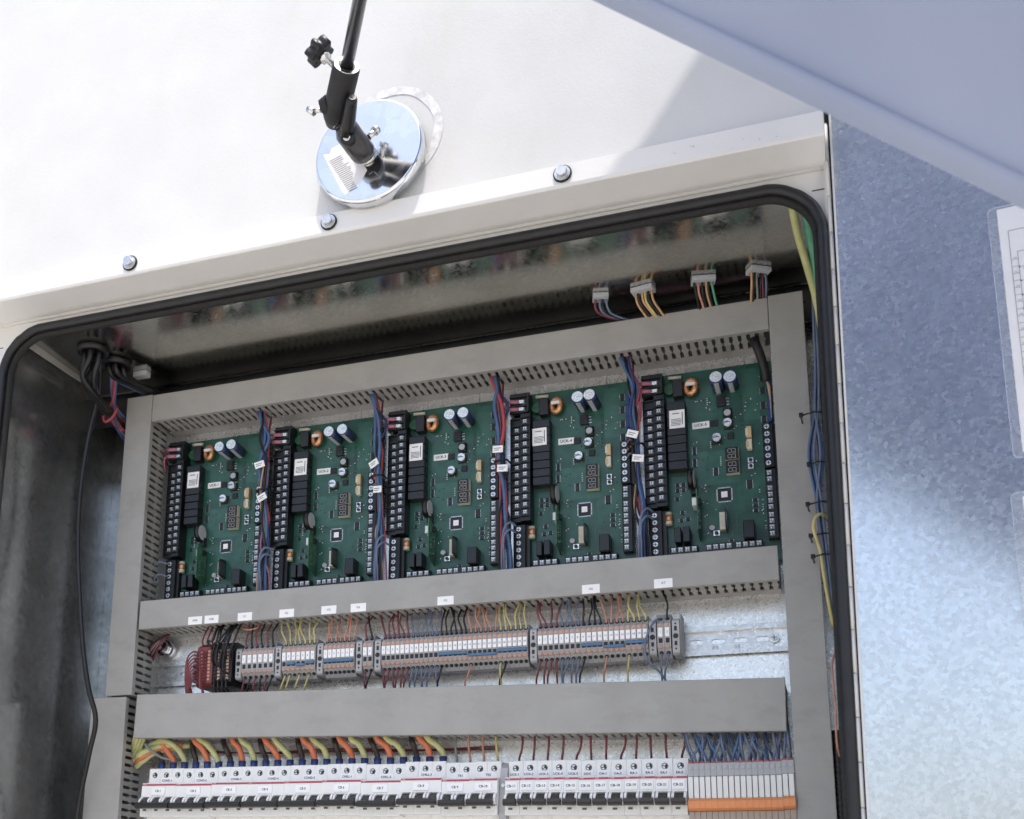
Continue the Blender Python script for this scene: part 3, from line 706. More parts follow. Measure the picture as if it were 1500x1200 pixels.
for i in range(5):
    b = proto if i == 0 else copy_tree(proto)
    jr = random.Random(60 + i)
    b.location = (XB[i] + jr.uniform(-0.0006, 0.0006), 0.055, -0.0828 + jr.uniform(-0.0008, 0.0008)); b.rotation_euler = (0, R(jr.uniform(-0.22, 0.22)), 0)
    b['label'] = 'green control board labelled UCK-%d, %s' % (i + 1, words[i])
    boards.append(b)
for i, b in enumerate(boards):
    jr = random.Random(90 + i)
    for c in b.children:
        nm_ = c.name.split('.')[0]
        if nm_ in ('sticker', 'label_plate', 'toroid_coil', 'plug_in_card', 'cell_holder', 'fuse_coil', 'capacitor'):
            c.location = (c.location.x + jr.uniform(-0.0009, 0.0009), c.location.y, c.location.z + jr.uniform(-0.0009, 0.0009))
            if nm_ in ('sticker', 'label_plate'): c.rotation_euler = (0, jr.uniform(-0.016, 0.016), 0)
            elif nm_ == 'capacitor': c.rotation_euler = (jr.uniform(-0.05, 0.05), 0, jr.uniform(-0.05, 0.05))
    pl = [c for c in b.children if c.name.startswith('label_plate')][0]
    text('UCK-%d' % (i + 1), 0.0052, pl, (-0.0233, -0.0008, 0.0920), 'ink', bold=True)

# ------------------------------------------------------------------ wire bundles between the boards
def bundle(i, xg, seed):
    rnd = random.Random(seed)
    nm = ('between the control boards UCK-%d and UCK-%d' % (i + 1, i + 2))
    t = thing('wire_bundle', 'bundle of blue, red and black wires hanging ' + nm, 'wires', (xg, 0.03, 0), 'wire bundles between control boards')
    cols = ['blue', 'blue', 'red', 'black', 'navy', 'red', 'slate', 'mauve', 'black', 'tan', 'black']
    for k, c in enumerate(cols):
        x0 = rnd.uniform(-0.017, -0.006); x = []
        for z in (0.06, 0.02, -0.02, -0.06, -0.10, -0.14): x.append(rnd.uniform(-0.008, 0.009))
        yo = rnd.uniform(-0.008, 0.008)
        pts = [(x0, 0.008, 0.112), (x0 + 0.001, -0.006, 0.101), (x0 * 0.5, yo - 0.004, 0.08), (x[0], yo - 0.006, 0.055), (x[1] * 0.8, yo - 0.006, 0.02), (x[2] * 0.5, yo - 0.004, -0.02), (x[3] * 0.5 + 0.001, yo, -0.06), (x[4] * 0.9 + 0.002, yo, -0.10), (x[5] + 0.003, yo + 0.002, -0.14), (x[5] + 0.004, yo + 0.004, -0.185)]
        if k >= 6: pts = pts[rnd.choice((0, 0, 4)):]
        wire(pts, (0.0024 if k < 3 else 0.0017 if k < 6 else 0.0012), 'wire_' + c, t)
    for s_ in range(2):          # leads to the lower strip of the board on the right
        zt = -0.1075 - 0.00925 * s_ + 0.0
        wire([(0.0180, -0.004 + 0.0, zt), (0.012, -0.014, zt + 0.001), (0.005, -0.016, zt - 0.010), (0.001 + s_ * 0.003, -0.010, -0.150), (-0.001 + s_ * 0.003, 0.0, -0.185)], 0.0014, 'wire_slate', t)
    for s_ in range(3):          # leads off the six-way strip on the left
        zt = -0.0083 - 0.0093 * s_ - 0.0
        wire([(-0.0140, 0.014, zt), (-0.008, 0.004, zt + 0.001), (-0.003, -0.003, zt - 0.012), (0.0 + s_ * 0.002, -0.002, zt - 0.05)], 0.0010, 'wire_' + ['mauve', 'salmon', 'grey'][s_], t)
    part('cable_tie', MB().tube([(-0.009, 0.002, -0.022), (-0.007, -0.013, -0.022), (0.002, -0.0155, -0.0215), (0.009, -0.012, -0.021), (0.010, 0.002, -0.021)], 0.0013, 6), 'black_plastic', t)
    for z, dx in ((rnd.uniform(-0.012, 0.02), -0.002), (rnd.uniform(-0.045, -0.028), 0.004)):
        f = part('wire_flag', MB().box(-0.007, 0.007, -0.0006, 0.0006, -0.0045, 0.0045, 0, 0.0003), 'label_white', t, (dx, -0.0165, z), (R(8), R(rnd.uniform(-25, 25)), R(rnd.uniform(-20, 20))))
        part('flag_print', MB().box(-0.005, 0.004, -0.0008, -0.0006, 0.0006, 0.0014).box(-0.005, 0.002, -0.0008, -0.0006, -0.0018, -0.001), 'faint_ink', f)
    return t
for i in range(4): bundle(i, XB[i] + 0.0705, 40 + i)
# crimped supply leads into every power terminal
for i in range(5):
    t = thing('supply_leads', 'pair of purple crimped supply leads of control board UCK-%d' % (i + 1), 'wires', (XB[i], 0.055, -0.0828), 'crimped supply leads')
    for s_, z in enumerate((0.1472, 0.1368)):
        part('crimp_sleeve', MB().tube([(-0.0955, -0.0195, z + 0.0012), (-0.0905, -0.0198, z + 0.0008), (-0.0800, -0.0192, z)], 0.0027, 8, radii=[0.0023, 0.0029, 0.0027]), 'ferrule_pink', t)
        part('lug', MB().box(-0.0800, -0.0735, -0.0196, -0.0188, z - 0.0022, z + 0.0022), 'bright_metal', t)
        wire([(-0.0950, -0.0195, z + 0.001), (-0.0995, -0.019, z - 0.002), (-0.1020, -0.012, z - 0.010 - s_ * 0.004), (-0.103, -0.002, z - 0.016)] if i == 0 else [(-0.0950, -0.0195, z + 0.001), (-0.1000, -0.0195, z + 0.004), (-0.1025, -0.016, z + 0.012), (-0.1035, -0.008, 0.185)], 0.0014, 'wire_' + ('mauve' if s_ else 'darkred'), t)
# black sleeve with ribbon wires at the right end of the boards
t = thing('sleeved_cable', 'black sleeved cable dropping from top duct at the right end of the boards', 'cable', (0.835, 0.03, 0.09))
part('sleeve', MB().tube(spline([(-0.006, 0.006, 0.014), (-0.005, -0.006, 0.006), (-0.002, -0.014, -0.006), (0.004, -0.008, -0.028), (0.006, 0.0, -0.046)]), 0.0055, 10), 'black_matt', t)
for k in range(3): wire([(0.006, 0.0, -0.044), (0.0075 + k * 0.001, 0.002, -0.055), (0.009, 0.008, -0.07 - k * 0.01)], 0.0008, 'wire_' + ['tan', 'salmon', 'grey'][k], t)
# two loose grey leads on the far left strip
for s_ in range(2):
    zt = -0.1075 - 0.0093 * (s_ * 2)
    o = tag(wire([(XB[0] - 0.084, 0.041, zt), (XB[0] - 0.095, 0.034, zt + 0.002), (XB[0] - 0.104, 0.036, zt - 0.002 - s_ * 0.004)], 0.0013, 'wire_slate'), ('upper' if s_ == 0 else 'lower') + ' grey lead entering the lower strip of board UCK-1 from the side duct', 'wire')

# ------------------------------------------------------------------ DIN rail and terminal blocks
ZR = -0.2639
def ring_cell(mb, x0, x1, z0, z1, y, sl, sw, n=24):
    cx, cz = (x0 + x1) / 2, (z0 + z1) / 2; b = len(mb.v); A = []; B = []
    for i in range(n):
        a = 2 * math.pi * (i + 0.5) / n; c, s_ = math.cos(a), math.sin(a)
        A.append((cx + (sl / 2 - sw / 2) * (1 if c > 0 else -1) + sw / 2 * c, y, cz + sw / 2 * s_))
        k = min((x1 - x0) / 2 / abs(c), (z1 - z0) / 2 / abs(s_)); B.append((cx + c * k, y, cz + s_ * k))
    # exact corners
    for qx, qz in ((x0, z0), (x1, z0), (x1, z1), (x0, z1)):
        j = min(range(n), key=lambda i: (B[i][0] - qx) ** 2 + (B[i][2] - qz) ** 2); B[j] = (qx, y, qz)
    mb.v += A + B
    for i in range(n):
        j = (i + 1) % n; mb.face([b + i, b + n + i, b + n + j, b + j])
rail = thing('din_rail', 'slotted zinc mounting rail carrying the terminal blocks', 'rail', (0, 0, ZR))
r_ = MB()
for s_ in (-1, 1):
    z0, z1 = sorted((s_ * 0.0125, s_ * 0.0175)); r_.box(-0.02, 0.8485, 0.0600, 0.0611, z0, z1)
    z0, z1 = sorted((s_ * 0.0114, s_ * 0.0125)); r_.box(-0.02, 0.8485, 0.0600, 0.0672, z0, z1)
x = -0.019
while x + 0.025 < 0.8485:
    ring_cell(r_, x, x + 0.025, -0.0114, 0.0114, 0.0662, 0.0155, 0.0056); x += 0.025
part('rail_profile', r_, 'zinc', rail)
for x in (0.0650, 0.8320):
    sc = part('rail_screw', MB().cyl((0, 0, 0), (0, -0.0022, 0), 0.0062, 20).cyl((0, -0.002, 0), (0, -0.0040, 0), 0.0036, 14).box(-0.003, 0.003, -0.0042, -0.0039, -0.0004, 0.0004, 1).box(-0.0004, 0.0004, -0.0043, -0.0039, -0.003, 0.003, 1), ['zinc', 'chip'], rail, (x, 0.066, 0))
text('02', 0.0075, rail, (0.765, 0.0655, -0.0085), 'scuff'); text('25', 0.0075, rail, (0.790, 0.0655, -0.0085), 'scuff')
def tb_meshes(w):
    prof = [(0.0610, -0.0175), (0.0610, 0.0175), (0.050, 0.0275), (0.0310, 0.0280), (0.0225, 0.0170), (0.0205, 0.0150), (0.0205, -0.0135), (0.0225, -0.0150), (0.0310, -0.0255), (0.050, -0.0250)]
    b = MB().prism(prof, 0.0002, w - 0.0002, 'x')
    body = b.mesh('body'); body.materials.append(M['terminal_grey'])
    holes = []
    for sg, zz, yy in ((1, 0.0212, 0.0255), (-1, -0.0196, 0.0257)):
        nrm = Vector((0, -0.79, sg * 0.61)).normalized()
        p = Vector((w / 2, yy, zz)); hm = MB().tube([p - nrm * 0.0005, p + nrm * 0.0004], 0.0024, 12, 0).mesh('entry_hole'); hm.materials.append(M['terminal_dark']); holes.append(hm)
    hm = MB().box(w / 2 - 0.0022, w / 2 + 0.0022, 0.0200, 0.0206, -0.0085, -0.0030).mesh('bridge_slot'); hm.materials.append(M['terminal_dark']); holes.append(hm)
    lev = []
    for z0, z1 in ((0.0110, 0.0155), (-0.0150, -0.0105)):
        lm = MB().box(w / 2 - 0.0019, w / 2 + 0.0019, 0.0195, 0.0215, z0, z1, 0, 0.0003).mesh('release_tab'); lm.materials.append(M['terminal_orange']); lev.append(lm)
    mk = MB().box(w / 2 - 0.0025, w / 2 + 0.0025, 0.0186, 0.0206, -0.0012, 0.0098, 0, 0.0003).mesh('marker'); mk.materials.append(M['label_white'])
    return body, holes, lev, mk
TBW = {}
def terminal(x, w, label, num, group):
    w_ = round(w, 5)
    if w_ not in TBW: TBW[w_] = tb_meshes(w_)
    b, h, l, k = TBW[w_]
    t = thing('terminal_block', label, 'terminal block', (x, 0, ZR), group)
    add('body', b, t); mk = add('marker', k, t)
    for q in h: add(q.name.split('.')[0], q, t)
    for q in l: add('release_tab', q, t)
    text(str(num), 0.0034, mk, (w / 2, 0.0184, 0.0043), 'ink')
    return t
CLM = MB().prism([(0.0615, -0.019), (0.0615, 0.019), (0.052, 0.0235), (0.024, 0.0205), (0.0215, 0.0175), (0.0215, -0.0205), (0.024, -0.0225), (0.052, -0.0225)], 0.0003, 0.0085, 'x')
CLM.box(0.0083, 0.0098, 0.030, 0.060, -0.021, 0.0285)
CLMm = CLM.mesh('clamp_body'); CLMm.materials.append(M['terminal_grey'])
CLHm = []
for q in (MB().box(0.0028, 0.0058, 0.0211, 0.0216, 0.0055, 0.0110), MB().box(0.0028, 0.0058, 0.0211, 0.0216, -0.0120, -0.0070), MB().cyl((0.0043, 0.0216, -0.0008), (0.0043, 0.0211, -0.0008), 0.0031, 14), MB().cyl((0.0043, 0.0216, 0.0142), (0.0043, 0.0211, 0.0142), 0.0011, 8), MB().cyl((0.0043, 0.0216, -0.0160), (0.0043, 0.0211, -0.0160), 0.0011, 8)):
    q = q.mesh('clamp_opening'); q.materials.append(M['terminal_dark']); CLHm.append(q)
def clamp(x, label):
    t = thing('end_clamp', label, 'end clamp', (x, 0, ZR), 'end clamps on the terminal rail')
    add('clamp_body', CLMm, t); [add('clamp_opening', q, t) for q in CLHm]
def upper_wire(x, c, label, group, slot=None, r=0.0012):
    s_ = x + random.uniform(-0.008, 0.006) if slot is None else slot; r *= random.uniform(0.85, 1.1)
    z0 = ZR + 0.0212
    o = wire([(x, 0.0262, z0 - 0.0005), (x + random.uniform(-0.0005, 0.0005), 0.0235, z0 + 0.006), (x * 0.5 + s_ * 0.5 + random.uniform(-0.003, 0.003), 0.0225 + random.uniform(-0.004, 0.003), z0 + 0.018), (s_, 0.027 + random.uniform(-0.003, 0.004), -0.2110), (s_ - 0.001, 0.031, -0.2030)], r, 'wire_' + c)
    return tag(o, label, 'wire', group)
def lower_wire(x, c, label, group, dx=None, r=0.0012):
    d = random.uniform(-0.009, 0.000) if dx is None else dx
    z0 = ZR - 0.0196
    o = wire([(x, 0.0262, z0 + 0.0005), (x - 0.0002, 0.0225, z0 - 0.006), (x + d * 0.5, 0.0225, z0 - 0.016), (x + d, 0.027, -0.3080), (x + d * 1.1, 0.032, -0.3300)], r, 'wire_' + c)
    return tag(o, label, 'wire', group)
CN = dict(darkred='dark red', slate='blue-grey', black='black', salmon='salmon', yellow='yellow', grey='grey', red='red', blue='blue')
def row(tag_, x0, w, cols, lowers, jumpers=(), pairs=True):
    n = len(cols)
    for k in range(n):
        x = x0 + k * w
        terminal(x, w, '%s grey terminal block from the left under label %s' % (ORD[k], tag_) if n > 1 else 'grey terminal block under label ' + tag_, k + 1, 'grey terminal blocks under label ' + tag_)
        if cols[k]: upper_wire(x + w / 2, cols[k], '%s wire rising from %s terminal block under label %s' % (CN[cols[k]], ORD[k], tag_), 'wires above the terminal blocks')
        if lowers[k]: lower_wire(x + w / 2, lowers[k], '%s wire dropping from %s terminal block under label %s' % (CN[lowers[k]], ORD[k], tag_), 'wires below the terminal blocks')
    for q, (k0, k1, z) in enumerate(jumpers):
        tag(part('jumper_bar', MB().box(x0 + k0 * w + 0.0008, x0 + k1 * w - 0.0008, 0.0172, 0.0203, ZR + z - 0.0016, ZR + z + 0.0016, 0, 0.0004), 'jumper_blue'), '%s blue jumper bar from the left across terminal blocks under label %s' % (ORD[q], tag_) if len(jumpers) > 1 else 'blue jumper bar across terminal blocks under label ' + tag_, 'jumper', 'blue jumper bars')
clamp(0.0800, 'end clamp left of the red terminal block')
clamp(0.1462, 'end clamp between black terminal block and X1 row')
row('X1', 0.1558, 0.0080, ['darkred', 'black'] * 3, ['darkred', 'black'] * 3)
clamp(0.2052, 'end clamp between the X1 and X2 rows')
row('X2', 0.2155, 0.0069, ['yellow'] * 7, ['yellow', 'yellow', None, 'yellow', None, 'yellow', None], ((1, 3, -0.0055), (3, 5, -0.0078), (5, 7, -0.0055)))
clamp(0.2658, 'end clamp between the X2 and X3 rows')
row('X3', 0.2757, 0.0062, ['salmon'] * 7, [None] * 7, ((0, 7, -0.0055),))
clamp(0.3208, 'end clamp between the X3 and X4 rows')
row('X4', 0.3306, 0.0070, ['darkred', 'black'], ['darkred', 'black'])
clamp(0.3466, 'end clamp between the X4 and X5 rows')
row('X5', 0.3566, 0.00638, ['darkred'] * 6 + ['slate'] * 6 + ['black'] * 6 + ['salmon'] * 6 + ['yellow'] * 6,
    ['darkred'] * 6 + ['slate'] * 6 + ['black'] + [None] * 5 + ['salmon'] + [None] * 5 + ['yellow', 'black'] + [None] * 4, ((12, 18, -0.0055), (18, 24, -0.0090), (24, 30, -0.0055)))
clamp(0.5505, 'end clamp between the X5 and X6 rows')
row('X6', 0.5602, 0.00665, ['darkred'] * 4 + ['slate'] * 4 + ['black'] * 4 + ['salmon'] * 4 + ['yellow'] * 4,
    ['darkred'] * 4 + ['slate'] * 4 + ['black', None, None, None, 'salmon', None, None, None, 'yellow', None, None, None], ((8, 12, -0.0055), (12, 16, -0.0090), (16, 20, -0.0055)))
clamp(0.6938, 'end clamp between the X6 and X7 rows')
row('X7', 0.7036, 0.0080, [None, 'black'], ['slate', 'slate'])
clamp(0.7206, 'end clamp at the right end of the terminal rail, beside row X7')
tag(wire([(0.7076, 0.0262, ZR + 0.0212), (0.7040, 0.017, ZR + 0.0190), (0.6965, 0.010, ZR + 0.006), (0.6905, 0.010, ZR - 0.014), (0.6935, 0.014, ZR - 0.030), (0.7060, 0.022, ZR - 0.044), (0.716, 0.028, -0.325)], 0.0014, 'wire_slate'), 'blue-grey wire looping left round the end clamp of row X7', 'wire')
# red and black multi-tier blocks at the left
def multi(x0, x1, m, label, name):
    t = thing(name, label, 'terminal block', (x0, 0, ZR))
    w = x1 - x0
    part('body', MB().prism([(0.061, -0.030), (0.061, 0.030), (0.030, 0.031), (0.0165, 0.024), (0.0145, 0.019), (0.0145, -0.026), (0.020, -0.031)], 0, w, 'x'), m, t)
    for cxx in (0.3, 0.78):
        for k in range(9): part('release_tab', MB().box(w * cxx - 0.0018, w * cxx + 0.0018, 0.0138, 0.0150, 0.0155 - k * 0.0048, 0.0188 - k * 0.0048, 0, 0.0003), 'terminal_orange', t)
    fins = MB()
    for k in range(9): fins.box(w * 0.45, w * 0.62, 0.0125, 0.0148, 0.0140 - k * 0.0048, 0.0152 - k * 0.0048); fins.box(0.0, w * 0.17, 0.0125, 0.0148, 0.0140 - k * 0.0048, 0.0152 - k * 0.0048)
    part('barriers', fins, m, t)['kind'] = 'stuff'
    return t
multi(0.0905, 0.1150, 'terminal_red', 'red multi-tier terminal block under label X0A', 'multi_tier_terminal')
multi(0.1170, 0.1440, 'black_plastic', 'black multi-tier terminal block under label X0B', 'multi_tier_terminal')
for k in range(18):
    c = k % 2; kk = k // 2; x = 0.0905 + (0.0015 if c == 0 else 0.0135); z = ZR + 0.0155 - kk * 0.0048
    wd = 0.012 - kk * 0.0008
    tag(wire([(x + 0.002, 0.0150, z), (x - wd * 0.4, 0.0085, z + 0.001), (x - wd * (1.1 if c == 0 else 0.35), 0.0075, z - 0.012), (x - wd * (1.3 if c == 0 else 0.25) + 0.001, 0.012, -0.298), (x - wd * 0.8 * (1 - c), 0.024, -0.330)], 0.0011, 'wire_darkred'),
        '%s dark red wire from the top in %s column of the red terminal block' % (ORD[kk], 'left' if c == 0 else 'right'), 'wire', 'wires of the red terminal block')
for k in range(3):
    x = 0.096 + k * 0.0075
    tag(wire([(x, 0.020, ZR + 0.026), (x + 0.001, 0.016, ZR + 0.034), (x + 0.004, 0.022, -0.2130), (x + 0.005, 0.032, -0.204)], 0.0012, 'wire_darkred'), '%s dark red wire rising from top of the red terminal block' % ORD[k], 'wire', 'wires of the red terminal block')
rb_ = random.Random(31)
for k in range(9):
    x = 0.1165 + k * 0.0033 + rb_.uniform(-0.0015, 0.0015); zz = ZR + 0.020 - (k * 5 % 9) * 0.0045
    tag(wire([(x - 0.001, 0.0148, zz), (x - 0.003 + rb_.uniform(-0.003, 0.003), 0.0085 + rb_.uniform(-0.003, 0.002), zz + 0.010), (x + rb_.uniform(-0.003, 0.004), 0.0105 + rb_.uniform(-0.003, 0.003), ZR + 0.030), (x + 0.006 + rb_.uniform(-0.004, 0.004), 0.018, -0.2140), (x + 0.008, 0.030, -0.204)], 0.0014, 'wire_black'), '%s black wire from the left rising over the black terminal block' % ORD[k], 'wire', 'wires of the black terminal block')
for k in range(4):
    x = 0.120 + k * 0.006
    tag(wire([(x, 0.0150, ZR - 0.022), (x + 0.002, 0.0090, ZR - 0.032), (x + 0.003, 0.016, -0.306), (x + 0.003, 0.026, -0.330)], 0.0014, 'wire_black'), '%s black wire from the left dropping below the black terminal block' % ORD[k], 'wire', 'wires of the black terminal block')
tag(wire([(0.150, 0.030, -0.2060), (0.153, 0.024, -0.2150), (0.165, 0.022, -0.2185), (0.178, 0.024, -0.2150), (0.182, 0.030, -0.2060)], 0.0013, 'wire_salmon'), 'salmon wire sagging between two slots under label X1', 'wire')
# dark wires squeezing out of the side duct
t = thing('wire_bunch', 'bunch of dark wires leaving the side duct under the middle duct', 'wires', (0.0, 0.03, -0.225))
for k in range(7):
    wire([(-0.004, 0.012 + k * 0.002, -0.006 - k * 0.0022), (0.004, 0.004 + k * 0.002, -0.002 - k * 0.0018), (0.012 + k * 0.001, 0.010, 0.006), (0.020 + k * 0.001, 0.018, 0.016)], 0.0016, 'wire_' + ['black', 'darkred', 'grey', 'black', 'mauve', 'black', 'darkred'][k], t)
tag(part('conduit_nut', MB().cyl((0.014, 0.0675, -0.2270), (0.014, 0.054, -0.2270), 0.0115, 20).cyl((0.014, 0.0550, -0.2270), (0.014, 0.048, -0.2270), 0.0080, 18), 'chrome'), 'shiny round metal fitting on the back plate left of the rail', 'fitting')

# ------------------------------------------------------------------ circuit breakers
TM = -0.0078
def zrow(x): return -0.4297 + TM * (x - 0.43)
W1 = 0.0175
pp = [(0.058, -0.070), (0.058, 0.0200), (0.0560, 0.0232), (0.0205, 0.0237), (0.0200, 0.0232), (0.0200, 0.0026), (0.0050, 0.0024), (0.0040, 0.0014), (0.0030, -0.0160), (0.0062, -0.0180), (0.0062, -0.0300), (0.0030, -0.0316), (0.0030, -0.0410), (0.0040, -0.0420), (0.0200, -0.0422), (0.0200, -0.070)]
pm = MB().prism(pp, 0.00012, W1 - 0.00012, 'x'); POLE = pm.mesh('pole'); POLE.materials.append(M['breaker_white'])
ck = MB()
for x0, x1 in ((0.0006, 0.0034), (W1 - 0.0034, W1 - 0.0006)):
    ck.prism([(0.0061, -0.0165), (0.0020, -0.0165), (-0.0020, -0.0190), (-0.0040, -0.0225), (-0.0040, -0.0270), (-0.0010, -0.0300), (0.0061, -0.0302)], x0, x1, 'x')
CHEEK = ck.mesh('toggle_guard'); CHEEK.materials.append(M['breaker_white'])
scw = MB().cyl((0, 0, 0), (0, -0.0003, 0), 0.0037, 18, 1).cyl((0, -0.0003, 0), (0, -0.0005, 0), 0.0029, 14, 0).box(-0.0026, 0.0026, -0.0007, -0.0004, -0.0005, 0.0005, 1).box(0.0004, 0.0026, -0.00072, -0.0004, -0.0022, 0.0022, 1)  # flat dark disc paints the shaded recess round the screw head
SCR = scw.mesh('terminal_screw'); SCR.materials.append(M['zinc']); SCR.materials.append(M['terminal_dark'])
wn = MB().box(-0.0025, 0.0025, -0.0003, 0, -0.0012, 0.0012); WIN = wn.mesh('indicator_window'); WIN.materials.append(M['window_green'])
lv = MB().prism([(0.0055, -0.0180), (0.0030, -0.0178), (-0.0062, -0.0235), (-0.0105, -0.0262), (-0.0060, -0.0300), (0.0055, -0.0290)], 0.0042, W1 - 0.0042, 'x')
LEV = lv.mesh('toggle_lever'); LEV.materials.append(M['black_plastic'])
def breaker(x, poles, l1, l2, dz=0.0):
    kind = {1: 'single-pole', 2: 'two-pole', 3: 'three-pole'}[poles]
    w = poles * W1
    t = thing('circuit_breaker', '%s white breaker labelled %s and %s' % (kind, l2, l1), 'circuit breaker', (x, random.uniform(-0.0005, 0.0005), zrow(x) + dz + random.uniform(-0.0003, 0.0003)), 'row of white circuit breakers', (0, -TM, 0))
    for k in range(poles):
        q = add('pole', POLE, t, (k * W1, 0, 0)); add('toggle_guard', CHEEK, q)
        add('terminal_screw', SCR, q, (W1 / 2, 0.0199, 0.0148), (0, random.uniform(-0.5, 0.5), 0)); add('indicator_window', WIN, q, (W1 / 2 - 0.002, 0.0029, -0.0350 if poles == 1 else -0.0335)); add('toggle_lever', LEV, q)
    bar = MB().prism([(-0.0060, -0.0240), (-0.0108, -0.0252), (-0.0125, -0.0285), (-0.0115, -0.0315), (-0.0070, -0.0325), (-0.0040, -0.0300)], 0.0012 if poles == 1 else 0.0004, w - (0.0012 if poles == 1 else 0.0030), 'x')
    part('toggle_bar', bar, 'black_plastic', t)
    st = part('red_stripe', MB().prism([(0.00385, 0.0011), (0.00365, -0.0014), (0.0040, -0.0014), (0.0042, 0.0011)], 0.0002, w - 0.0002, 'x'), 'stripe_red', t)
    text('ABB', 0.0026, st, (0.0040, 0.0034, -0.0001), 'pale_print')
    lx = w / 2 if poles > 1 else W1 / 2 - 0.001
    lw = 0.0066 if poles == 1 else 0.0096
    u = part('label_plate', MB().box(-lw, lw, -0.0004, 0, -0.0042, 0.0042), 'label_white', t, (lx + (0.0015 if poles > 1 else 0) + random.uniform(-0.0008, 0.0008), 0.0198, 0.0072))
    text(l1, 0.0040, u, (0, -0.0006, 0), 'ink', bold=True)
    u = part('label_plate', MB().box(-lw - 0.0005, lw + 0.0005, -0.0004, 0, -0.0050, 0.0050), 'label_white', t, (lx + random.uniform(-0.0006, 0.0006), 0.0028, -0.0085), (R(-3.2), 0, 0))
    text(l2, 0.0042, u, (0, -0.0006, 0), 'ink', bold=True)
    return t
names3 = ['COND-1', 'COND-2', 'COND-3', 'COND-4', 'COND-5', 'CHILL-1', 'CHILL-2', 'CHILL-3']
XM = 0.0247
top_slots = []
for i in range(8):
    dz = (0.0, -0.0008, 0.0, 0.0, 0.0006, 0.0012, 0.0, 0.0020)[i]
    breaker(XM + i * 0.0525, 3, names3[i], 'CB %d' % (i + 1), dz)
    for k in range(3): top_slots.append((XM + i * 0.0525 + (k + 0.5) * W1, i, k))
x = XM + 8 * 0.0525
breaker(x, 2, 'TR1', 'CB 9'); breaker(x + 0.035, 2, 'TR2', 'CB-10', 0.0006)
xc = x + 0.0702
t = thing('end_clamp', 'tall grey end clamp between breakers CB-10 and CB-11', 'end clamp', (xc, 0, zrow(xc)), None, (0, -TM, 0))
part('clamp_body', MB().prism([(0.058, -0.070), (0.058, 0.021), (0.024, 0.022), (0.0160, 0.015), (0.012, -0.002), (0.008, -0.040), (0.016, -0.070)], 0.0002, 0.0088, 'x'), 'terminal_grey', t)
part('clamp_screw', MB().cyl((0.0045, 0.0118, -0.006), (0.0045, 0.0100, -0.006), 0.0025, 14), 'zinc', t)
names1 = ['UCK-1', 'UCK-2', 'UCK-3', 'UCK-4', 'UCK-5', 'DDC', 'OA-1', 'OA-2', 'RA-1', 'RA-2', 'EA-1', 'EA-2']
X11 = x + 0.07 + 0.0092
for i in range(12): breaker(X11 + i * W1, 1, names1[i], 'CB-%d' % (11 + i), random.uniform(-0.0004, 0.0004))
# power cables with blue ferrules
for q, (cx, i, k) in enumerate(top_slots):
    z0 = zrow(cx) + 0.0240; zt = -0.3637 - 0.0252 * (cx - 0.008) - 0.003
    cn = ('brown', 'orange', 'yellow')[k]
    t = thing('power_cable', '%s power cable entering %s pole of the %s three-pole breaker from the left' % ({'brown': 'dark brown', 'orange': 'orange', 'yellow': 'yellow'}[cn], ('left', 'middle', 'right')[k], ORD[i]), 'cable', (cx, 0.036, z0), 'power cables above the breakers')
    part('ferrule', MB().cyl((0, 0, -0.004), (0, 0, 0.0095), 0.0044, 14, 0, 0.0050), 'ferrule_blue', t)
    dx = -0.016 if k == 1 else (-0.019 if k == 2 else -0.009)
    dx += random.uniform(-0.003, 0.003); yj = random.uniform(-0.004, 0.003)
    zt -= z0
    pts = [(0, 0, 0.006), (-0.0005, -0.001, 0.014), (dx * random.uniform(0.22, 0.36), -0.006 + yj, 0.025 + random.uniform(-0.002, 0.002)), (dx * 0.85, (-0.010 if k else -0.002) + yj, zt + 0.003), (dx * 1.35, -0.004, zt + 0.022)]
    if i == 0 and k == 2: pts = [(0, 0, 0.006), (-0.001, -0.003, 0.016), (-0.010, -0.011, 0.030), (-0.026, -0.016, 0.0375), (-0.046, -0.012, 0.033), (-0.060, -0.008, 0.024), (-0.07, -0.004, 0.030)]
    if i == 1 and k == 2: pts = [(0, 0, 0.006), (-0.002, -0.003, 0.014), (-0.012, -0.010, 0.030), (-0.028, -0.010, 0.040), (-0.045, -0.004, 0.046)]
    part('cable', MB().tube(spline(pts, 6), 0.0040 if k else 0.0036, 12), 'cable_' + cn, t)
for k in range(4):
    tag(wire([(-0.014, 0.034, -0.374 - k * 0.006), (-0.002, 0.018 + k * 0.004, -0.3620 - k * 0.0066), (0.006, 0.014 + k * 0.004, -0.348 - k * 0.0066), (0.016, 0.022, -0.330 - k * 0.006)], 0.0027, 'cable_yellow', n=10, k=6), '%s yellow cable from the top slanting behind the wide duct end' % ORD[k], 'cable', 'yellow cables by the lower left duct')
for k in range(3):
    tag(wire([(-0.006, 0.034, -0.388 - k * 0.005), (0.008, 0.020 + k * 0.004, -0.3830 - k * 0.004), (0.030, 0.022 + k * 0.004, -0.3740 - k * 0.002), (0.055 + k * 0.01, 0.030 + k * 0.004, -0.3700)], 0.0038, 'cable_' + ('yellow', 'orange', 'yellow')[k], n=10, k=6), '%s cable from the top running out of lower left duct under the wide duct' % ORD[k], 'cable', 'cables under the wide duct')
tag(wire([(0.020, 0.010, -0.3700), (0.030, 0.012, -0.3800), (0.042, 0.026, -0.3885), (0.060, 0.045, -0.3890)], 0.0020, 'wire_grey'), 'thin grey cable crossing in front of the yellow cables', 'cable')
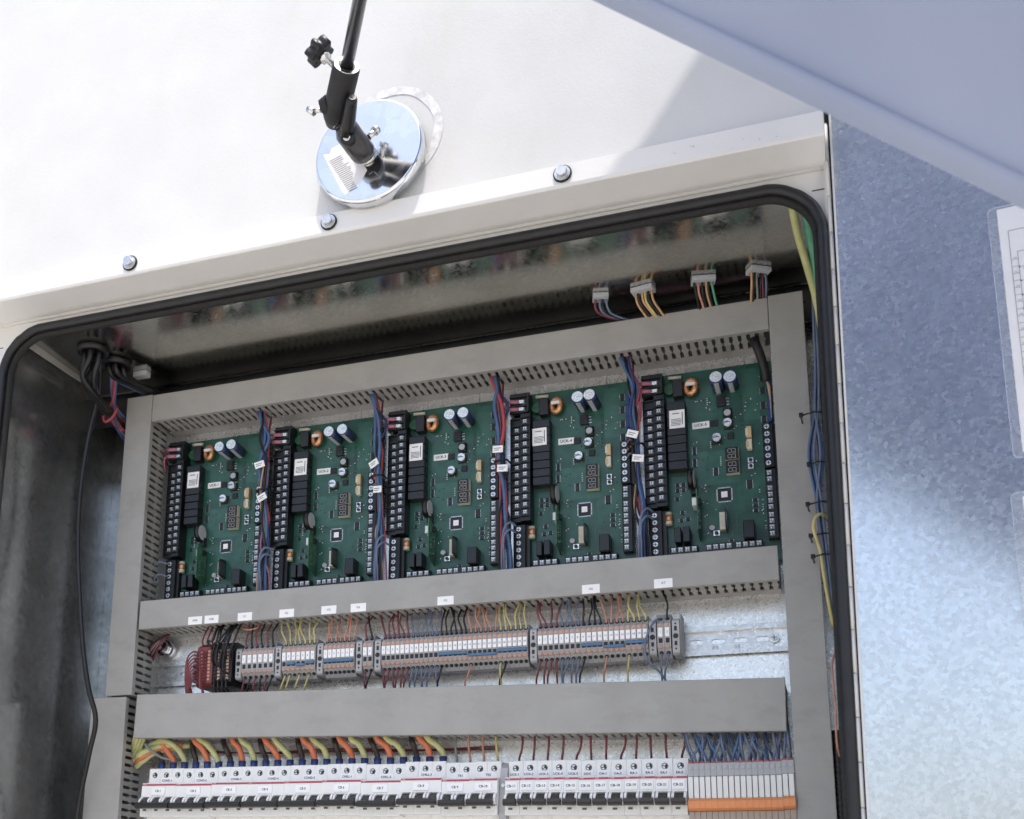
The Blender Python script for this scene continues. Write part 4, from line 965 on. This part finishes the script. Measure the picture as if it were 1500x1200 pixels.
# thin wires of the smaller breakers
for cx, c, nm in ((x + 0.009, 'grey', 'left pole of CB 9'), (x + 0.0262, 'salmon', 'right pole of CB 9'), (x + 0.044, 'salmon', 'left pole of CB-10'), (x + 0.0612, 'yellow', 'right pole of CB-10')):
    z0 = zrow(cx) + 0.023; d = random.uniform(-0.006, -0.001)
    tag(wire([(cx, 0.037, z0 - 0.002), (cx, 0.036, z0 + 0.008), (cx + d * 0.6, 0.034, z0 + 0.020), (cx + d, 0.034, z0 + 0.045)], 0.0015, 'wire_' + c), '%s wire entering the %s' % (CN[c], nm), 'wire', 'wires above the breakers')
for i in range(12):
    cx = X11 + (i + 0.5) * W1; z0 = zrow(cx) + 0.023; d = random.uniform(-0.002, 0.007) + 0.002
    tag(wire([(cx, 0.037, z0 - 0.002), (cx + 0.0005, 0.035, z0 + 0.006), (cx + d * 0.8, 0.032, z0 + 0.016), (cx + d, 0.032, z0 + 0.026), (cx + d * 0.8, 0.034, z0 + 0.042)], 0.0014, 'wire_darkred'), 'dark red wire entering breaker CB-%d' % (11 + i), 'wire', 'wires above the breakers')
o = thing('loose_wires', 'dark red wires lying inside the wide duct above the breakers', 'wires', (0.1, 0.05, -0.378))
for k in range(3):
    wire([(-0.02, 0.006, 0.0 + k * 0.002), (0.08, 0.004 - k * 0.002, -0.003 - k * 0.001), (0.18, 0.002, -0.001 - k * 0.002), (0.30, 0.004 - k * 0.002, -0.006 - k * 0.001), (0.40, 0.006, -0.004 - k * 0.002)], 0.0008, 'wire_darkred', o)

# ------------------------------------------------------------------ slim relays
XR0 = X11 + 12 * W1 + 0.0012
RW = (0.8478 - XR0) / 18
rb = MB().prism([(0.058, -0.075), (0.058, 0.010), (0.030, 0.0130), (0.004, 0.0125), (0.0005, 0.0115), (-0.0005, -0.0030), (0.0040, -0.0035), (0.0040, -0.0420), (0.010, -0.075)], 0.0001, RW - 0.0001, 'x').mesh('base'); rb.materials.append(M['terminal_grey'])
rw = MB().box(0.0004, RW - 0.0006, -0.0022, 0.0042, -0.0278, -0.0036, 0, 0.0003).mesh('relay_body'); rw.materials.append(M['white_plastic'])
ro = MB().prism([(0.0042, -0.0278), (-0.0030, -0.0280), (-0.0062, -0.0310), (-0.0066, -0.0390), (-0.0030, -0.0415), (0.0042, -0.0415)], 0.00005, RW - 0.00005, 'x').mesh('retaining_clip'); ro.materials.append(M['clip_orange'])
rt = MB().box(0.0008, RW - 0.0008, -0.0006, 0.0002, 0.0016, 0.0085).mesh('coil_print'); rt.materials.append(M['scuff'])
rl = MB().cyl((RW / 2, -0.0002, 0.0062), (RW / 2, -0.0010, 0.0062), 0.0016, 10).mesh('status_lamp'); rl.materials.append(M['cap_grey'])
rz = MB().box(0.0002, RW - 0.0002, 0.000, 0.0045, -0.0520, -0.0420).mesh('foot'); rz.materials.append(M['beige_base'])
rs_ = MB().box(0.0008, RW - 0.0008, 0.004, 0.012, 0.0126, 0.0142).mesh('red_tab'); rs_.materials.append(M['stripe_red'])
for i in range(18):
    xx = XR0 + i * RW
    t = thing('slim_relay', '%s slim white relay from the left with orange clip' % ORD[i], 'relay', (xx, 0, -0.4294 + (0.0012 if i > 15 else 0.0)), 'row of slim white relays with orange clips')
    for nm_, me in (('base', rb), ('relay_body', rw), ('retaining_clip', ro), ('status_lamp', rl), ('foot', rz), ('red_tab', rs_)): add(nm_, me, t)
    for s_ in range(2):
        bx_ = RW / 2 + random.uniform(-0.001, 0.001); d = random.uniform(-0.016, 0.016); yy = 0.014 + s_ * 0.014
        wire([(bx_, yy, 0.0115), (bx_ + d * 0.15, yy - 0.003, 0.021), (bx_ + d * 0.6, yy - 0.005 + random.uniform(-0.004, 0.004), 0.033), (bx_ + d, yy, 0.048 + random.uniform(0, 0.01))], 0.0015, 'wire_' + random.choice(('slate', 'slate', 'blue')), t, 'lead')
tag(part('end_plate', MB().prism([(0.058, -0.075), (0.058, 0.012), (0.002, 0.0125), (0.000, -0.045), (0.010, -0.075)], 0.0, 0.0008, 'x'), 'terminal_grey', None, (0.8480, 0, -0.4290)), 'grey end plate right of the slim relays', 'end plate')

# ------------------------------------------------------------------ harness in the right-hand gap
hs = thing('wire_harness', 'harness of blue wires tied beside the right-hand duct', 'wires', (0.893, 0.0, 0.0))
rnd = random.Random(77)
for k in range(11):
    a, b_ = rnd.uniform(-0.004, 0.010), rnd.uniform(-0.012, 0.006)
    c = ['slate', 'slate', 'blue', 'slate', 'red', 'slate', 'salmon', 'slate', 'blue', 'slate', 'navy'][k]
    wob = -0.010 if k < 6 else 0.002
    wire([(0.008 + a * 0.3, b_ + 0.01, 0.165), (0.006 + a * 0.3, b_, 0.10), (0.004 + a * 0.4, b_, 0.03), (0.001 + a * 0.4, b_ - 0.008, -0.02), (wob + a * 0.6 + 0.002, b_ - 0.014, -0.075), (-0.003 + a * 0.5, b_ - 0.012, -0.13), (0.0 + a * 0.4, b_ - 0.008, -0.19), (0.004 + a * 0.3, b_ + 0.01, -0.26)], 0.0015, 'wire_' + c, hs)
for z, dx in ((-0.028, -0.004), (-0.088, 0.001), (-0.135, -0.003), (-0.172, -0.002), (-0.196, -0.001)):
    ti = part('cable_tie', MB().tube([(-0.010 + dx, 0.004, z), (-0.011 + dx, -0.022, z), (0.0, -0.027, z + 0.001), (0.008, -0.020, z + 0.002), (0.010, 0.002, z + 0.002)], 0.0010, 6), 'black_plastic', hs)
    part('tie_head', MB().box(-0.0130 + dx, -0.0085 + dx, -0.0265, -0.0220, z - 0.0022, z + 0.0022, 0, 0.0006), 'black_plastic', ti)
tag(wire([(0.901, 0.0, -0.150), (0.893, -0.024, -0.148), (0.886, -0.031, -0.155), (0.884, -0.030, -0.168), (0.889, -0.025, -0.19), (0.891, -0.020, -0.215), (0.894, -0.010, -0.245), (0.897, 0.01, -0.27)], 0.0019, 'wire_yellow', n=10), 'yellow cable coiled over the right-hand harness and running down', 'cable')
tag(wire([(0.900, 0.035, -0.27), (0.898, 0.010, -0.295), (0.893, -0.012, -0.32), (0.894, -0.018, -0.36), (0.893, -0.008, -0.40), (0.896, 0.018, -0.44), (0.897, 0.03, -0.60)], 0.0012, 'wire_salmon'), 'salmon wire in the gap right of the plain duct', 'wire')
o = tag(part('corrugated_conduit', MB().tube([(0.893 - 0.00001 * i, 0.010, -0.385 - i * 0.0015) for i in range(120)], 0.006, 10, radii=[0.0062 if i % 4 < 2 else 0.0052 for i in range(120)]), 'cable_black'), 'black corrugated conduit low in the right-hand gap', 'conduit')
tag(wire([(0.8846, -0.135, 0.1670), (0.8880, -0.108, 0.150), (0.8960, -0.075, 0.124), (0.9030, -0.045, 0.098), (0.909, 0.0, 0.05), (0.909, 0.03, 0.0)], 0.0042, 'cable_yellow', n=12, k=6), 'thick yellow cable at upper right corner of the doorway', 'cable')
tag(wire([(0.8985, -0.132, 0.1670), (0.9000, -0.108, 0.152), (0.9045, -0.08, 0.130), (0.9075, -0.05, 0.10), (0.909, 0.01, 0.06), (0.909, 0.03, 0.0)], 0.0050, 'wire_green', n=12, k=6), 'thick green cable beside the yellow one in the doorway corner', 'cable')

# ------------------------------------------------------------------ ceiling clamps with flat runs of wire
clips = [(0.6535, 0.019, ['darkred', 'slate', 'black', 'slate'], 'small, leftmost', 1), (0.7057, 0.027, ['tan', 'black', 'tan', 'yellow', 'black', 'tan'], 'second from left', 0), (0.7776, 0.028, ['black', 'salmon', 'black', 'tan', 'black', 'green'], 'third from left', 0), (0.8413, 0.025, ['tan', 'black', 'grey', 'black', 'darkred', 'slate'], 'rightmost', 0)]
for x, w, cs, nm, side in clips:
    t = thing('cable_clamp', 'grey ribbed cable clamp on cabinet ceiling, %s of the four' % nm, 'cable clamp', (x, -0.018, CEIL), 'grey cable clamps on the ceiling', (0, 0, R(14 if side else -12 + 300 * (x - 0.7))))
    part('clamp_bar', MB().box(-w / 2, w / 2, -0.008, 0.008, -0.0060, -0.0003, 0, 0.0006), 'cap_grey', t)
    for q in range(3): part('clamp_rib', MB().box(-w / 2 + w * (q + 0.35) / 3.4, -w / 2 + w * (q + 0.75) / 3.4, -0.0090, -0.0079, -0.0052, -0.0012), 'cap_grey', t)
    n = len(cs)
    for k, c in enumerate(cs):
        xx = -w * 0.36 + w * 0.72 * k / (n - 1)
        if side: pts = [(xx, 0.0, -0.004), (xx + 0.002, 0.003, -0.017), (xx + 0.012, 0.012, -0.0225), (xx + 0.045, 0.024, -0.0260 - k * 0.0008), (xx + 0.10, 0.034, -0.030 - k * 0.001)]
        else: pts = [(xx, 0.0, -0.004), (xx + 0.001, 0.003, -0.017), (xx + 0.006, 0.016, -0.027), (xx + 0.014, 0.036, -0.042)]
        wire([(a_ + random.uniform(-0.0012, 0.0012), b_, c_ + random.uniform(-0.0008, 0.0008)) for a_, b_, c_ in pts], 0.0015, 'wire_' + c, t)
for k in range(5):
    tag(wire([(0.66 + k * 0.004, 0.03, 0.139 + k * 0.001), (0.72, 0.024 + k * 0.003, 0.143 + k * 0.0015), (0.78, 0.026 + k * 0.002, 0.1455 + k * 0.001), (0.84, 0.028, 0.1445 + k * 0.0015), (0.89, 0.03, 0.140)], 0.0014, 'wire_' + ('black', 'darkred', 'slate', 'mauve', 'black')[k]), '%s wire from below lying along the top duct under the cable clamps' % ORD[k], 'wire', 'wires lying on the top duct')
tag(part('cable_clamp', MB().box(-0.011, 0.011, -0.006, 0.006, -0.0080, -0.0003, 0, 0.0005), 'cap_grey', None, (-0.0090, -0.0180, CEIL)), 'lone grey cable clamp on the ceiling above left duct', 'cable clamp')

# ------------------------------------------------------------------ grommets and cables in the upper left corner
for (gx, gy), nm in (((-0.0340, -0.1030), 'nearer the doorway'), ((-0.0270, -0.0570), 'behind the first')):
    pts = [(gx + 0.0185 * math.cos(a), gy + 0.0185 * math.sin(a), CEIL - 0.0042) for a in [2 * math.pi * i / 24 for i in range(25)]]
    t = thing('cable_grommet', 'black rubber grommet in the cabinet ceiling, ' + nm, 'grommet', (0, 0, 0), 'ceiling grommets')
    part('rim', MB().tube(pts, 0.0045, 8, caps=False), 'rubber', t); part('membrane', MB().cyl((gx, gy, CEIL - 0.0004), (gx, gy, CEIL - 0.003), 0.0170, 20), 'rubber', t)
rnd = random.Random(9)
for k in range(5):
    a = k * 1.25; px, py = -0.0340 + 0.010 * math.cos(a), -0.1030 + 0.010 * math.sin(a)
    tag(wire([(px, py, CEIL), (px, py, CEIL - 0.02), (px - 0.010 + rnd.uniform(-0.006, 0.004), py + 0.010, CEIL - 0.040), (px * 0.3 - 0.046 + k * 0.003, py + 0.045, CEIL - 0.058), (-0.062 + k * 0.003, 0.0, CEIL - 0.066), (-0.060 + k * 0.003, 0.06, CEIL - 0.08)], 0.0042, 'cable_black' if k != 1 else 'wire_blue', n=10), ['first', 'second', 'third', 'fourth', 'fifth'][k] + (' black cable bending back from front ceiling grommet' if k != 1 else ' cable, blue, bending back from front ceiling grommet'), 'cable', 'cables from the front grommet')
for k in range(5):
    a = k * 1.2 + 0.4; px, py = -0.0270 + 0.010 * math.cos(a), -0.057 + 0.010 * math.sin(a)
    tag(wire([(px, py, CEIL), (px + 0.002, py, CEIL - 0.015), (px + 0.004, py + 0.012, CEIL - 0.0215), (px + 0.014, py + 0.040, CEIL - 0.0225), (px + 0.028, 0.036, CEIL - 0.0225)], 0.0040 if k != 2 else 0.0022, 'cable_black' if k != 2 else 'wire_blue', n=10), ['first', 'second', 'third', 'fourth', 'fifth'][k] + (' black cable bending right from rear ceiling grommet' if k != 2 else ' cable, blue, bending right from rear ceiling grommet'), 'cable', 'cables from the rear grommet')
tag(wire([(-0.0300, -0.0960, CEIL), (-0.0360, -0.0800, 0.145), (-0.0500, -0.060, 0.118), (-0.0610, -0.060, 0.055), (-0.0668, -0.060, -0.024), (-0.0632, -0.060, -0.104), (-0.0530, -0.060, -0.180), (-0.0412, -0.060, -0.250), (-0.0273, -0.060, -0.306), (-0.0230, -0.045, -0.345), (-0.040, -0.030, -0.390), (-0.0640, -0.012, -0.47), (-0.068, -0.01, -0.60)], 0.0034, 'cable_black', n=10, k=6), 'long black cable hanging down in front of left cabinet wall', 'cable')
tag(wire([(-0.030, -0.050, 0.150), (-0.038, -0.040, 0.125), (-0.050, -0.030, 0.113), (-0.0595, -0.030, 0.103), (-0.057, -0.030, 0.092), (-0.046, -0.030, 0.096), (-0.040, -0.028, 0.110), (-0.048, -0.024, 0.118), (-0.052, -0.02, 0.104), (-0.050, -0.012, 0.092), (-0.046, 0.012, 0.0905)], 0.0021, 'wire_red', n=9, k=6), 'red wire looped in a ring beside the left duct', 'wire')
for k, c in enumerate(('blue', 'red', 'navy', 'red', 'slate', 'navy')):
    tag(wire([(-0.032 + k * 0.002, -0.060, CEIL - 0.008), (-0.038 + k * 0.002, -0.050, 0.146), (-0.047 + k * 0.001, -0.030, 0.126 - k * 0.004), (-0.049, -0.006, 0.114 - k * 0.006), (-0.046, 0.03, 0.108 - k * 0.007)], 0.0022 if k == 0 else 0.0014, 'wire_' + c), '%s thin wire from above, %s, curving behind the left duct top' % (ORD[k], {'navy': 'dark blue', 'slate': 'blue-grey'}.get(c, c)), 'wire', 'thin wires by the left duct')

# ------------------------------------------------------------------ magnetic mount with arm
mg = thing('magnetic_mount', 'round chrome magnet base with black clamp arm on the white panel', 'magnetic mount', (0.4285, -0.2275, 0.2746))
disc = []
for rr, yy in ((0.0, 0.0), (0.0655, 0.0), (0.0672, -0.0012), (0.0672, -0.0125), (0.0660, -0.0150), (0.0640, -0.0160), (0.0, -0.0160)): disc.append((rr, yy))
db = MB(); n = 64
for rr, yy in disc:
    for i in range(n):
        a = 2 * math.pi * i / n; db.v.append((rr * math.cos(a), yy, rr * math.sin(a)))
for q in range(len(disc) - 1):
    for i in range(n):
        j = (i + 1) % n; db.face([q * n + i, q * n + j, (q + 1) * n + j, (q + 1) * n + i], 0, q in (1, 2, 3, 4))
dk = part('magnet_disc', db, 'chrome', mg)
rsx = random.Random(8)
for q in range(22):
    a, rr, t_ = rsx.uniform(0, 6.28), rsx.uniform(0.02, 0.060), rsx.uniform(0, 3.14); l = rsx.uniform(0.002, 0.009); w_ = rsx.uniform(0.00015, 0.0005)
    cx, cz = rr * math.cos(a), rr * math.sin(a); dx_, dz_ = math.cos(t_), math.sin(t_)
    part('scratch', MB().quad((cx, -0.01606, cz), (cx + dx_ * l, -0.01606, cz + dz_ * l), (cx + dx_ * l - dz_ * w_, -0.01606, cz + dz_ * l + dx_ * w_), (cx - dz_ * w_, -0.01606, cz + dx_ * w_)), 'label_white' if q % 3 else 'dull_metal', dk)
stq = [(-0.0615 + 0.001, 0.0005), (-0.0520, -0.0000), (-0.0500, 0.0070), (-0.0280, 0.0130), (-0.0040, -0.0330), (-0.0100, -0.0440), (-0.0300, -0.0600), (-0.0360, -0.0520)]
stq = [(x + 0.004, z + 0.006) for x, z in stq]
st = part('torn_sticker', MB().prism(stq, -0.0163, -0.0160, 'y'), 'paper', dk)
pl = MB(); ax = Vector((0.50, 0, -0.866)); bx2 = Vector((0.80, 0, 0.25)).normalized()
for i in range(19):
    o0 = Vector((-0.050, -0.0166, -0.002)) + ax * (0.003 + i * 0.0029); le = random.uniform(0.013, 0.019) if i < 14 else 0.011
    a_, b_ = o0, o0 + bx2 * le; up_ = ax * 0.0007
    pl.quad(tuple(a_), tuple(b_), tuple(b_ + up_), tuple(a_ + up_))
part('sticker_print', pl, 'faint_ink', st)
# arm parts, coordinates relative to the mount
def rel(x, y, z): return Vector((x - 0.4285, y + 0.2275, z - 0.2746))
part('stud', MB().cyl(rel(0.4262, -0.2435, 0.2695), rel(0.4250, -0.262, 0.2665), 0.0095, 20).cyl(rel(0.4262, -0.2430, 0.2695), rel(0.4260, -0.247, 0.2690), 0.0135, 20), 'bright_metal', mg)
sv = part('swivel_body', MB().tube([rel(0.4290, -0.252, 0.2600), rel(0.4285, -0.257, 0.2620), rel(0.4190, -0.284, 0.2740), rel(0.4160, -0.290, 0.2775)], 0.015, 20, radii=[0.0135, 0.0152, 0.0150, 0.0100]), 'dark_metal', mg)
part('swivel_neck', MB().cyl(rel(0.4180, -0.286, 0.2760), rel(0.4110, -0.297, 0.2880), 0.0085, 16), 'dark_metal', mg)
part('neck_ring', MB().cyl(rel(0.4150, -0.2905, 0.2810), rel(0.4135, -0.2925, 0.2835), 0.0112, 20), 'bright_metal', mg)
ax0, ax1 = rel(0.4065, -0.291, 0.2850), rel(0.4440, -0.346, 0.3050)
d_ = (ax1 - ax0).normalized()
cb = part('clamp_tube', MB().tube([ax0 - d_ * 0.006, ax0 + d_ * 0.004, ax0 + d_ * 0.014, ax1 - d_ * 0.0015, ax1], 0.0150, 28, radii=[0.0085, 0.0135, 0.0152, 0.0152, 0.0144]), 'black_matt', mg)
part('tube_rim', MB().tube([ax1 - d_ * 0.0005, ax1 + d_ * 0.0010], 0.0138, 28), 'bright_metal', cb)
part('tube_bush', MB().tube([ax1, ax1 + d_ * 0.0016], 0.0098, 24), 'black_plastic', cb)
rd = (rel(0.4891, -0.420, 0.3141) - ax1).normalized()
part('rod', MB().tube([ax1 - rd * 0.02, ax1 + rd * 0.55], 0.0074, 20), 'dark_metal', mg)
# star knob
kc = rel(0.4103, -0.345, 0.3331); kd = (ax1 - d_ * 0.012 - kc).normalized(); ku = kd.orthogonal().normalized(); kw = kd.cross(ku)
kb = MB(); n = 48
for lay, sc in ((-0.0080, 0.86), (-0.0065, 1.0), (0.0055, 1.0), (0.0070, 0.86)):
    for i in range(n):
        a = 2 * math.pi * i / n; rr = (0.0138 + 0.0030 * math.cos(6 * a)) * sc
        kb.v.append(tuple(kc + kd * lay + (ku * math.cos(a) + kw * math.sin(a)) * rr))
for q in range(3):
    for i in range(n): j = (i + 1) % n; kb.face([q * n + i, q * n + j, (q + 1) * n + j, (q + 1) * n + i], 0, True)
kb.face(list(range(n))[::-1]); kb.face([3 * n + i for i in range(n)])
kn = part('star_knob', kb, 'black_plastic', mg)
part('knob_stem', MB().tube([kc + kd * 0.006, kc + kd * 0.013, kc + kd * 0.0135, kc + kd * 0.030], 0.006, 14, radii=[0.0068, 0.0062, 0.0034, 0.0034]), 'bright_metal', kn)
# wing screw on the left
part('ear', MB().tube([ax0 + d_ * 0.022 + Vector((-0.010, -0.002, 0)), ax0 + d_ * 0.022 + Vector((-0.019, -0.002, -0.002))], 0.0105, 18, radii=[0.0115, 0.0090]), 'black_matt', mg)
part('wing_screw', MB().cyl(ax0 + d_ * 0.020 + Vector((-0.018, -0.002, -0.003)), ax0 + d_ * 0.020 + Vector((-0.028, -0.003, -0.002)), 0.0026, 10).tube([ax0 + d_ * 0.020 + Vector((-0.027, -0.003, -0.005)), ax0 + d_ * 0.020 + Vector((-0.0345, -0.004, 0.002))], 0.0040, 8), 'bright_metal', mg)
# ratchet lever
lp = rel(0.4225, -0.2780, 0.2655)
part('lever_pivot', MB().cyl(lp + Vector((0, 0.006, 0)), lp + Vector((0.000, -0.0125, -0.005)), 0.0082, 18), 'black_plastic', mg)
part('lever_socket', MB().cyl(lp + Vector((0.000, -0.0124, -0.005)), lp + Vector((0.0, -0.0136, -0.0055)), 0.0044, 14), 'zinc', mg)
part('lever', MB().tube([lp + Vector((-0.001, -0.009, 0.000)), lp + Vector((0.003, -0.018, 0.006)), lp + Vector((0.0190, -0.046, 0.0120)), lp + Vector((0.0215, -0.050, 0.0128))], 0.007, 8, radii=[0.0092, 0.0085, 0.0066, 0.0056]), 'black_plastic', mg)
part('lever_tip', MB().cyl(lp + Vector((0.0214, -0.0498, 0.0127)), lp + Vector((0.0222, -0.0512, 0.0131)), 0.0040, 12), 'bright_metal', mg)
part('set_screw', MB().cyl(rel(0.437, -0.262, 0.276), rel(0.4435, -0.257, 0.287), 0.0036, 12).cyl(rel(0.4425, -0.258, 0.2850), rel(0.4445, -0.256, 0.2890), 0.0055, 14), 'bright_metal', mg)

# ------------------------------------------------------------------ shade cloth over the door
e = Vector((0.7596, 0.0318, -0.6470))
A = Vector((0.0746, -0.6388, 0.6582)) + e * 0.80
F = Vector((0.0922, -0.8563, 0.9318)) + e * 0.80
K = Vector((0.7594, -0.5229, 1.0529)); G = Vector((0.9801, -0.5229, 1.3864))  # unseen upper fold, shaped so its edge casts the diagonal panel shadow
cl = thing('shade_cloth', 'pale grey shade cloth with stitched hem hanging across the upper right', 'shade cloth', tuple(A))
sh_ = MB(); NU, NV = 48, 54; UL = 0.66
def fold(u, v): return 0.010 * math.sin(u * 7.1 + 1.0 + v * 5) * (0.3 + min(v, 1)) + 0.004 * math.sin(u * 17 + v * 9)
nn = Vector((-0.35, -0.80, -0.48))
for j in range(NV + 1):
    v = j / NV * 3
    for i in range(NU + 1):
        u = i / NU * UL
        base = (F - A) * min(v, 1) + (K - F) * min(max(v - 1, 0), 1) + (G - K) * max(v - 2, 0)
        p = base + e * u + nn * fold(u, v) * (1 if 0.02 < v < 1.9 and i else 0.25)
        if v < 0.25: p += nn * (-0.004 * math.sin(v / 0.25 * math.pi))
        sh_.v.append(tuple(p))
for j in range(NV):
    for i in range(NU):
        a = j * (NU + 1) + i; sh_.face([a, a + 1, a + NU + 2, a + NU + 1], 0, True)
ob = part('cloth', sh_, 'fabric', cl)
sm = ob.modifiers.new('thickness', 'SOLIDIFY'); sm.thickness = 0.0012
hem = MB(); wv = (F - A).normalized()
for i in range(NU + 1):
    u = i / NU * UL; p = e * u + Vector((-0.35, -0.80, -0.48)) * (fold(u, 0) * 0.25 + 0.0016)
    for q, off in ((0.0, 0.0), (0.004, 0.0014), (0.012, 0.0020), (0.0185, 0.0010), (0.0200, -0.0022)): hem.v.append(tuple(p + wv * q + Vector((-0.35, -0.80, -0.48)) * off))
for i in range(NU):
    for q in range(4): a = i * 5 + q; hem.face([a, a + 5, a + 6, a + 1], 0, True)
part('hem', hem, 'fabric', cl)
bpy.context.view_layer.update()
